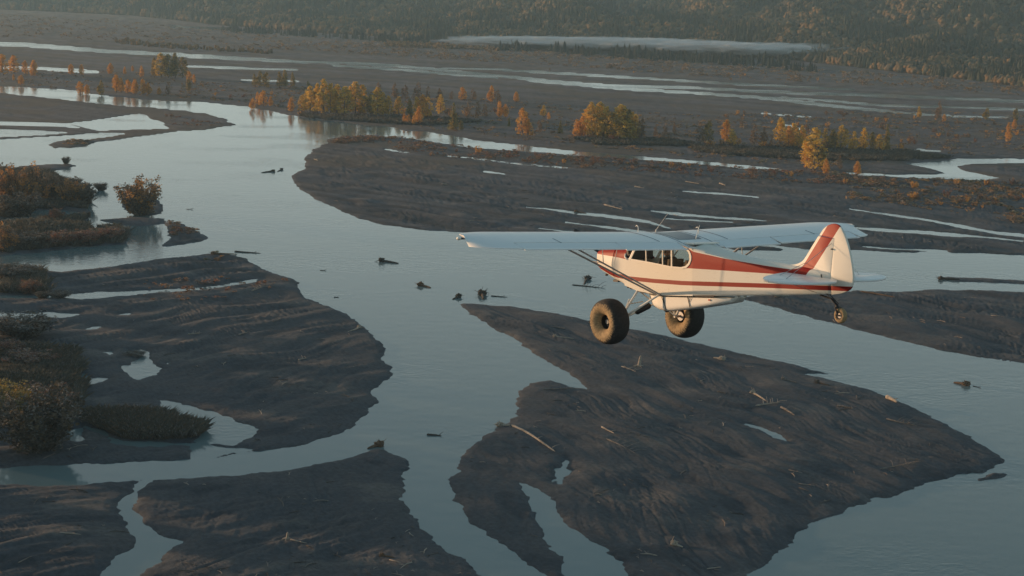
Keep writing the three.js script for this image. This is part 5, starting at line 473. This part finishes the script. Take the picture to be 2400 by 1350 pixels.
for (const s of [-1, 1]) {
  const leaf = (pts, thick, name) => { const sh = new THREE.Shape(); pts.forEach(([x, z], i) => (i ? sh.lineTo(x, z) : sh.moveTo(x, z))); sh.closePath(); const g = new THREE.ExtrudeGeometry(sh, { depth: thick - 0.02, bevelEnabled: true, bevelThickness: 0.01, bevelSize: 0.008, bevelSegments: 2 }); g.translate(0, 0, -(thick - 0.02) / 2); g.rotateX(s < 0 ? -Math.PI / 2 : Math.PI / 2); g.rotateZ(0.06); g.translate(-4.8, -0.575, 0).translate(0, 0, 0); part(name, smooth(g, 0.9), M.fabric, plane); };
  leaf([...curve([[0.86, 0.10], [0.80, 0.30], [0.62, 0.78], [0.42, 1.15], [0.16, 1.40], [0.01, 1.455]], 24), [0.01, 0.06], [0.86, 0.04]], 0.045, 'stabiliser');
  leaf([...curve([[-0.015, 1.455], [-0.22, 1.41], [-0.42, 1.24], [-0.56, 0.98], [-0.62, 0.66], [-0.60, 0.40], [-0.50, 0.20], [-0.30, 0.09]], 24), [-0.015, 0.075]], 0.042, 'elevator');
  part('tail_wire', mergeGeometries([rod([-5.0, 0.10, 0], [-4.78, -0.56, s * 1.0], 0.005, 4), rod([-4.7, -0.86, s * 0.06], [-4.78, -0.60, s * 1.0], 0.005, 4), rod([-4.35, -0.30, 0], [-4.3, -0.54, s * 0.72], 0.005, 4)]), M.steel, plane);
  part('elevator_horn', rod([-4.86, -0.66, s * 0.10], [-4.82, -0.50, s * 0.10], 0.012), M.black, plane);
}
{ // tailwheel: leaf spring, fork, small fat tyre
  const g = group('tail_wheel', plane); part('spring', mergeGeometries([faired([-4.72, -0.90, 0], [-5.03, -0.955, 0], 0.03, 0.07), faired([-5.03, -0.955, 0], [-5.16, -1.10, 0], 0.035, 0.06)]), M.black, g);
  part('fork', mergeGeometries([rod([-5.12, -1.05, 0], [-5.17, -1.13, 0], 0.035), rod([-5.16, -1.10, -0.075], [-5.23, -1.245, -0.075], 0.016), rod([-5.16, -1.10, 0.075], [-5.23, -1.245, 0.075], 0.016), rod([-5.16, -1.105, -0.08], [-5.16, -1.105, 0.08], 0.016), rod([-5.23, -1.245, -0.085], [-5.23, -1.245, 0.085], 0.014)]), M.black, g);
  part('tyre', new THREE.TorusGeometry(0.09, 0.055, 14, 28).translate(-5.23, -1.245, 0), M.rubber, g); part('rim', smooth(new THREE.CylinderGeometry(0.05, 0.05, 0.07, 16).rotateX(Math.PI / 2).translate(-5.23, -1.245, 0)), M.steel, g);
  part('steering_spring', mergeGeometries([rod([-4.88, -0.84, -0.03], [-5.13, -1.04, -0.05], 0.008, 6), rod([-4.88, -0.84, 0.03], [-5.13, -1.04, 0.05], 0.008, 6), rod([-4.95, -0.87, -0.04], [-4.72, -0.80, -0.07], 0.007, 6)]), M.black, g);
}
// ---- main gear with fat tundra tyres
const tyreShape = () => { const pts = [], R = 0.485, hw = 0.225; const prof = [[0.15, -0.10], [0.165, -0.135], [0.20, -0.175], [0.27, -0.215], [0.34, -0.225], [0.41, -0.205], [0.455, -0.155], [0.478, -0.08], [0.485, 0], [0.478, 0.08], [0.455, 0.155], [0.41, 0.205], [0.34, 0.225], [0.27, 0.215], [0.20, 0.175], [0.165, 0.135], [0.15, 0.10]]; const c = new THREE.CatmullRomCurve3(prof.map(([r, y]) => V(r, y, 0))).getPoints(48); for (const p of c) pts.push(new THREE.Vector2(p.x, p.y)); const g = new THREE.LatheGeometry(pts, 56).rotateX(Math.PI / 2); const uv = g.attributes.uv; for (let i = 0; i < uv.count; i++) uv.setXY(i, uv.getX(i) * 3, uv.getY(i)); return g; };
const tyreGeo = tyreShape(), rimGeo = mergeGeometries([new THREE.CylinderGeometry(0.152, 0.152, 0.19, 28, 1, true).rotateX(Math.PI / 2), new THREE.CylinderGeometry(0.152, 0.152, 0.01, 28).rotateX(Math.PI / 2)]), hubGeo = mergeGeometries([new THREE.CylinderGeometry(0.045, 0.05, 0.14, 16).rotateX(Math.PI / 2), ...[0, 1, 2, 3, 4].map((k) => new THREE.CylinderGeometry(0.012, 0.012, 0.06, 6).rotateX(Math.PI / 2).translate(0.085 * Math.cos(k * 1.257), 0.085 * Math.sin(k * 1.257), 0))]);
const AX = 0.22, AY = -1.745, AZ = 1.06;
for (const s of [-1, 1]) {
  const w = group('wheel', plane); w.userData.label = s < 0 ? 'near left fat tundra wheel' : 'far right fat tundra wheel';
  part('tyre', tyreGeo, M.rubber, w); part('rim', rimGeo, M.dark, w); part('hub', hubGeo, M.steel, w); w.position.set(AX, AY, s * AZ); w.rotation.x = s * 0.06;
  const F = [0.13, -1.125, s * 0.37], R = [-0.55, -1.165, s * 0.37], E = [AX - 0.0, AY + 0.0, s * (AZ - 0.25)];
  part('gear_leg', faired(F, E, 0.055, 0.045), M.white, plane); part('gear_leg', faired(R, E, 0.055, 0.045), M.white, plane); part('axle', rod([AX, AY, s * (AZ - 0.30)], [AX, AY, s * (AZ + 0.06)], 0.028), M.steel, plane);
  part('gear_step', mergeGeometries([rod([0.17, -1.40, s * 0.60], [0.13, -1.36, s * 0.22], 0.012), rod([0.22, -1.30, s * 0.52], [0.20, -1.46, s * 0.62], 0.016)]), M.white, plane);
  part('shock_strut', mergeGeometries([rod([-0.05, -1.40, s * 0.04], E, 0.016)]), M.white, plane);
  const sh = smooth(new THREE.CapsuleGeometry(0.068, 0.26, 6, 14)); const a = V(-0.02, -1.43, s * 0.16), d = V(...E).sub(a).normalize(); sh.applyQuaternion(new THREE.Quaternion().setFromUnitVectors(V(0, 1, 0), d)).translate(a.x + d.x * 0.17, a.y + d.y * 0.17, a.z + d.z * 0.17); part('shock_cover', sh, M.black, plane);
  part('brake', mergeGeometries([new THREE.CylinderGeometry(0.10, 0.10, 0.02, 18).rotateX(Math.PI / 2).translate(AX, AY, s * (AZ - 0.12)), new THREE.BoxGeometry(0.07, 0.09, 0.06).translate(AX - 0.1, AY, s * (AZ - 0.13))]), M.steel, plane);
}
part('gear_cabane', mergeGeometries([rod([0.13, -1.125, -0.33], [-0.05, -1.42, 0], 0.016), rod([0.13, -1.125, 0.33], [-0.05, -1.42, 0], 0.016), rod([-0.55, -1.165, -0.3], [-0.05, -1.42, 0], 0.014), rod([-0.55, -1.165, 0.3], [-0.05, -1.42, 0], 0.014)]), M.white, plane);
{ // cargo pod under the belly
  const pod = group('belly_pod', plane), S = (x, w, yb, yt) => section(x, w, yb, yt - 0.02, yt, Math.min(0.07, w * 0.5));
  part('pod_shell', smooth(loft([S(-0.02, 0.17, -1.23, -1.17), S(-0.12, 0.25, -1.345, -1.175), S(-0.28, 0.295, -1.44, -1.185), S(-0.48, 0.31, -1.49, -1.185), S(-0.72, 0.315, -1.50, -1.18), S(-1.34, 0.31, -1.41, -1.15), S(-1.98, 0.30, -1.295, -1.115), S(-2.14, 0.295, -1.265, -1.105), S(-2.5, 0.20, -1.20, -1.08), S(-2.64, 0.12, -1.10, -1.07)]), 0.45), M.white, pod);
  for (const q of [rod([-0.62, -1.17, -0.325], [-0.72, -1.48, -0.32], 0.008, 6), rod([-1.38, -1.14, -0.322], [-1.46, -1.37, -0.318], 0.008, 6), rod([-0.56, -1.17, -0.326], [-0.68, -1.36, -0.325], 0.005, 5), rod([-1.50, -1.13, -0.322], [-1.44, -1.24, -0.32], 0.005, 5)]) part('pod_strap', q, M.black, pod);
  part('gap_shadow_rod', mergeGeometries([rod([-0.55, -1.172, -0.372], [-2.2, -1.085, -0.335], 0.014, 8), rod([0.13, -1.13, -0.375], [-0.55, -1.172, -0.375], 0.012, 8)]), M.black, plane);  // thin black rods stand in for the shadow between pod and fuselage
  part('pod_latch', new THREE.BoxGeometry(0.05, 0.03, 0.02).translate(-2.02, -1.17, -0.312), M.red, pod);
}
{ // two-bladed propeller at rest
  const p = group('propeller', plane); part('spinner', smooth(new THREE.LatheGeometry([[0.001, 0.2], [0.05, 0.18], [0.1, 0.1], [0.12, 0.0], [0.001, 0]].map(([r, y]) => new THREE.Vector2(r, y)), 20).rotateZ(-Math.PI / 2), 0.9), M.white, p);
  for (const s of [-1, 1]) { const rings = []; for (let k = 0; k <= 10; k++) { const u = k / 10, r = s * (0.08 + 0.92 * u), c = 0.055 + 0.07 * Math.sin(Math.PI * (0.15 + 0.8 * u)) - (u > 0.9 ? 0.03 : 0), tw = lerp(1.0, 0.28, u), ring = []; for (let j = 0; j < 10; j++) { const a = j / 10 * 6.283, yy = c * Math.cos(a), xx = 0.014 * (1.4 - u) * Math.sin(a); ring.push([xx * Math.cos(tw) + yy * Math.sin(tw) + 0.05, yy * Math.cos(tw) - xx * Math.sin(tw), r]); } rings.push(ring); } part('blade', smooth(loft(rings), 0.8), M.dark, p); }
  p.position.set(1.71, -0.46, 0); p.rotation.x = 0.62;
}
add(plane, 'white bush airplane with red stripes flying low over the river', 'airplane');

// ---------------------------------------------------------------- the pilot in the front seat
function fieldMesh(dist, lo, hi, res) {
  const mc = new MarchingCubes(res, new THREE.MeshStandardMaterial(), false, false, 60000), size = mc.size, c = lo.clone().add(hi).multiplyScalar(0.5), e = Math.max(hi.x - lo.x, hi.y - lo.y, hi.z - lo.z) / 2, h = size / 2; mc.isolation = 0;
  for (let k = 0; k < size; k++) for (let j = 0; j < size; j++) for (let i = 0; i < size; i++) mc.field[i + j * size + k * size * size] = -dist(c.x + (i - h) / h * e, c.y + (j - h) / h * e, c.z + (k - h) / h * e);
  mc.update(); const n = mc.count ?? mc.geometry.drawRange.count, p = new Float32Array(n * 3); for (let i = 0; i < n; i++) { p[i * 3] = c.x + mc.positionArray[i * 3] * e; p[i * 3 + 1] = c.y + mc.positionArray[i * 3 + 1] * e; p[i * 3 + 2] = c.z + mc.positionArray[i * 3 + 2] * e; }
  let g = new THREE.BufferGeometry(); g.setAttribute('position', new THREE.BufferAttribute(p, 3)); g = mergeVertices(g, 1e-4); g.computeVertexNormals(); return g;
}
const capsule = (x, y, z, [ax, ay, az, ra], [bx, by, bz, rb]) => { const ex = bx - ax, ey = by - ay, ez = bz - az, wx = x - ax, wy = y - ay, wz = z - az, t = clamp((wx * ex + wy * ey + wz * ez) / (ex * ex + ey * ey + ez * ez + 1e-9), 0, 1); return Math.hypot(wx - ex * t, wy - ey * t, wz - ez * t) - lerp(ra, rb, t); };
const smin = (a, b, k) => { const h = clamp(0.5 + 0.5 * (b - a) / k, 0, 1); return lerp(b, a, h) - k * h * (1 - h); };
{
  const who = group('person'), bones = [[[-0.42, -0.80, 0, 0.15], [-0.44, -0.58, 0, 0.15]], [[-0.44, -0.60, -0.09, 0.11], [-0.43, -0.47, -0.13, 0.085]], [[-0.44, -0.60, 0.09, 0.11], [-0.43, -0.47, 0.13, 0.085]], [[-0.42, -0.46, 0, 0.075], [-0.40, -0.38, 0, 0.055]]];
  for (const s of [-1, 1]) bones.push([[-0.42, -0.47, s * 0.16, 0.065], [-0.30, -0.68, s * 0.20, 0.05]], [[-0.30, -0.68, s * 0.20, 0.048], [-0.07, -0.70, s * (s < 0 ? 0.17 : 0.04), 0.032]], [[-0.38, -0.80, s * 0.09, 0.09], [0.05, -0.76, s * 0.12, 0.065]], [[0.05, -0.76, s * 0.12, 0.062], [0.28, -1.00, s * 0.12, 0.042]], [[0.26, -1.02, s * 0.12, 0.045], [0.40, -0.99, s * 0.13, 0.035]]);
  const body = fieldMesh((x, y, z) => bones.reduce((d, [a, b]) => smin(d, capsule(x, y, z, a, b), 0.05), 9), V(-0.66, -1.10, -0.53), V(0.46, 0.0, 0.53), 72);
  const head = fieldMesh((x, y, z) => { let d = Math.hypot((x + 0.385) / 1.12, (y + 0.255) / 1.28, z) - 0.077; d = smin(d, capsule(x, y, z, [-0.35, -0.30, 0, 0.05], [-0.325, -0.335, 0, 0.032]), 0.03); d = smin(d, capsule(x, y, z, [-0.305, -0.255, 0, 0.008], [-0.288, -0.285, 0, 0.014]), 0.015); d = Math.max(d, -(Math.hypot(x + 0.305, y + 0.255, Math.abs(z) - 0.03) - 0.012)); d = smin(d, capsule(x, y, z, [-0.31, -0.315, -0.02, 0.006], [-0.31, -0.315, 0.02, 0.006]), 0.008); for (const s of [-1, 1]) d = smin(d, Math.hypot((x + 0.39) / 0.6, (y + 0.27) / 1.2, (z - s * 0.08) / 0.5) - 0.024, 0.008); return smin(d, capsule(x, y, z, [-0.40, -0.40, 0, 0.052], [-0.39, -0.32, 0, 0.05]), 0.03); }, V(-0.53, -0.45, -0.15), V(-0.23, -0.15, 0.15), 72);
  const paintG = (g, c) => { const a = new Float32Array(g.attributes.position.count * 3); for (let i = 0; i < a.length; i += 3) a.set(c, i); g.setAttribute('color', new THREE.BufferAttribute(a, 3)); return g; };
  const hand = (cx, cy, cz, s) => fieldMesh((x, y, z) => { let d = capsule(x, y, z, [cx - 0.04, cy, cz, 0.026], [cx + 0.02, cy - 0.005, cz, 0.03]); for (let k = 0; k < 4; k++) { const o = (k - 1.5) * 0.021, l = [0.036, 0.042, 0.04, 0.03][k]; const kn = [cx + 0.045, cy + o, cz + s * 0.018, 0.0095], mid = [cx + 0.045 + l * 0.8, cy + o, cz + s * 0.002, 0.009], tip = [cx + 0.04 + l * 0.4, cy + o, cz - s * 0.03, 0.0085]; d = smin(d, Math.min(capsule(x, y, z, [cx + 0.01, cy + o, cz + s * 0.01, 0.011], kn), capsule(x, y, z, kn, mid), capsule(x, y, z, mid, tip)), 0.004); } return smin(d, Math.min(capsule(x, y, z, [cx - 0.015, cy + 0.02, cz - s * 0.012, 0.012], [cx + 0.02, cy + 0.045, cz - s * 0.03, 0.0105]), capsule(x, y, z, [cx + 0.02, cy + 0.045, cz - s * 0.03, 0.0105], [cx + 0.048, cy + 0.04, cz - s * 0.034, 0.009])), 0.008); }, V(cx - 0.09, cy - 0.09, cz - 0.09), V(cx + 0.11, cy + 0.11, cz + 0.11), 56);
  const skin = [0.46, 0.27, 0.19], coat = [0.06, 0.06, 0.065];
  const g = mergeGeometries([paintG(body, coat), paintG(head, skin), paintG(hand(-0.04, -0.69, -0.17, -1), skin), paintG(hand(-0.04, -0.69, 0.04, 1), skin)]);
  part('body', g, new THREE.MeshStandardMaterial({ vertexColors: true, roughness: 0.85 }), who);
  const cap = smooth(new THREE.SphereGeometry(0.092, 20, 12, 0, 6.29, 0, 1.75), 1); cap.scale(1.15, 1.05, 0.98).rotateZ(-0.12).translate(-0.39, -0.235, 0); part('hair', cap, std(0.05, 0.035, 0.025, 0.95), who);
  part('headset', mergeGeometries([new THREE.TorusGeometry(0.1, 0.011, 8, 24, Math.PI).rotateY(Math.PI / 2).translate(-0.395, -0.235, 0), ...[-1, 1].map((s) => new THREE.CylinderGeometry(0.04, 0.045, 0.04, 16).rotateX(Math.PI / 2).translate(-0.39, -0.265, s * 0.1))]), M.black, who);
  const stick = rod([0.0, -1.1, 0.03], [0.015, -0.64, 0.03], 0.012); part('control_stick', stick, M.black, plane);
  POSE.decompose(who.position, who.quaternion, who.scale); add(who, 'person in dark jacket and headset sitting behind the airplane windows', 'person');
}

renderer.render(scene, camera);
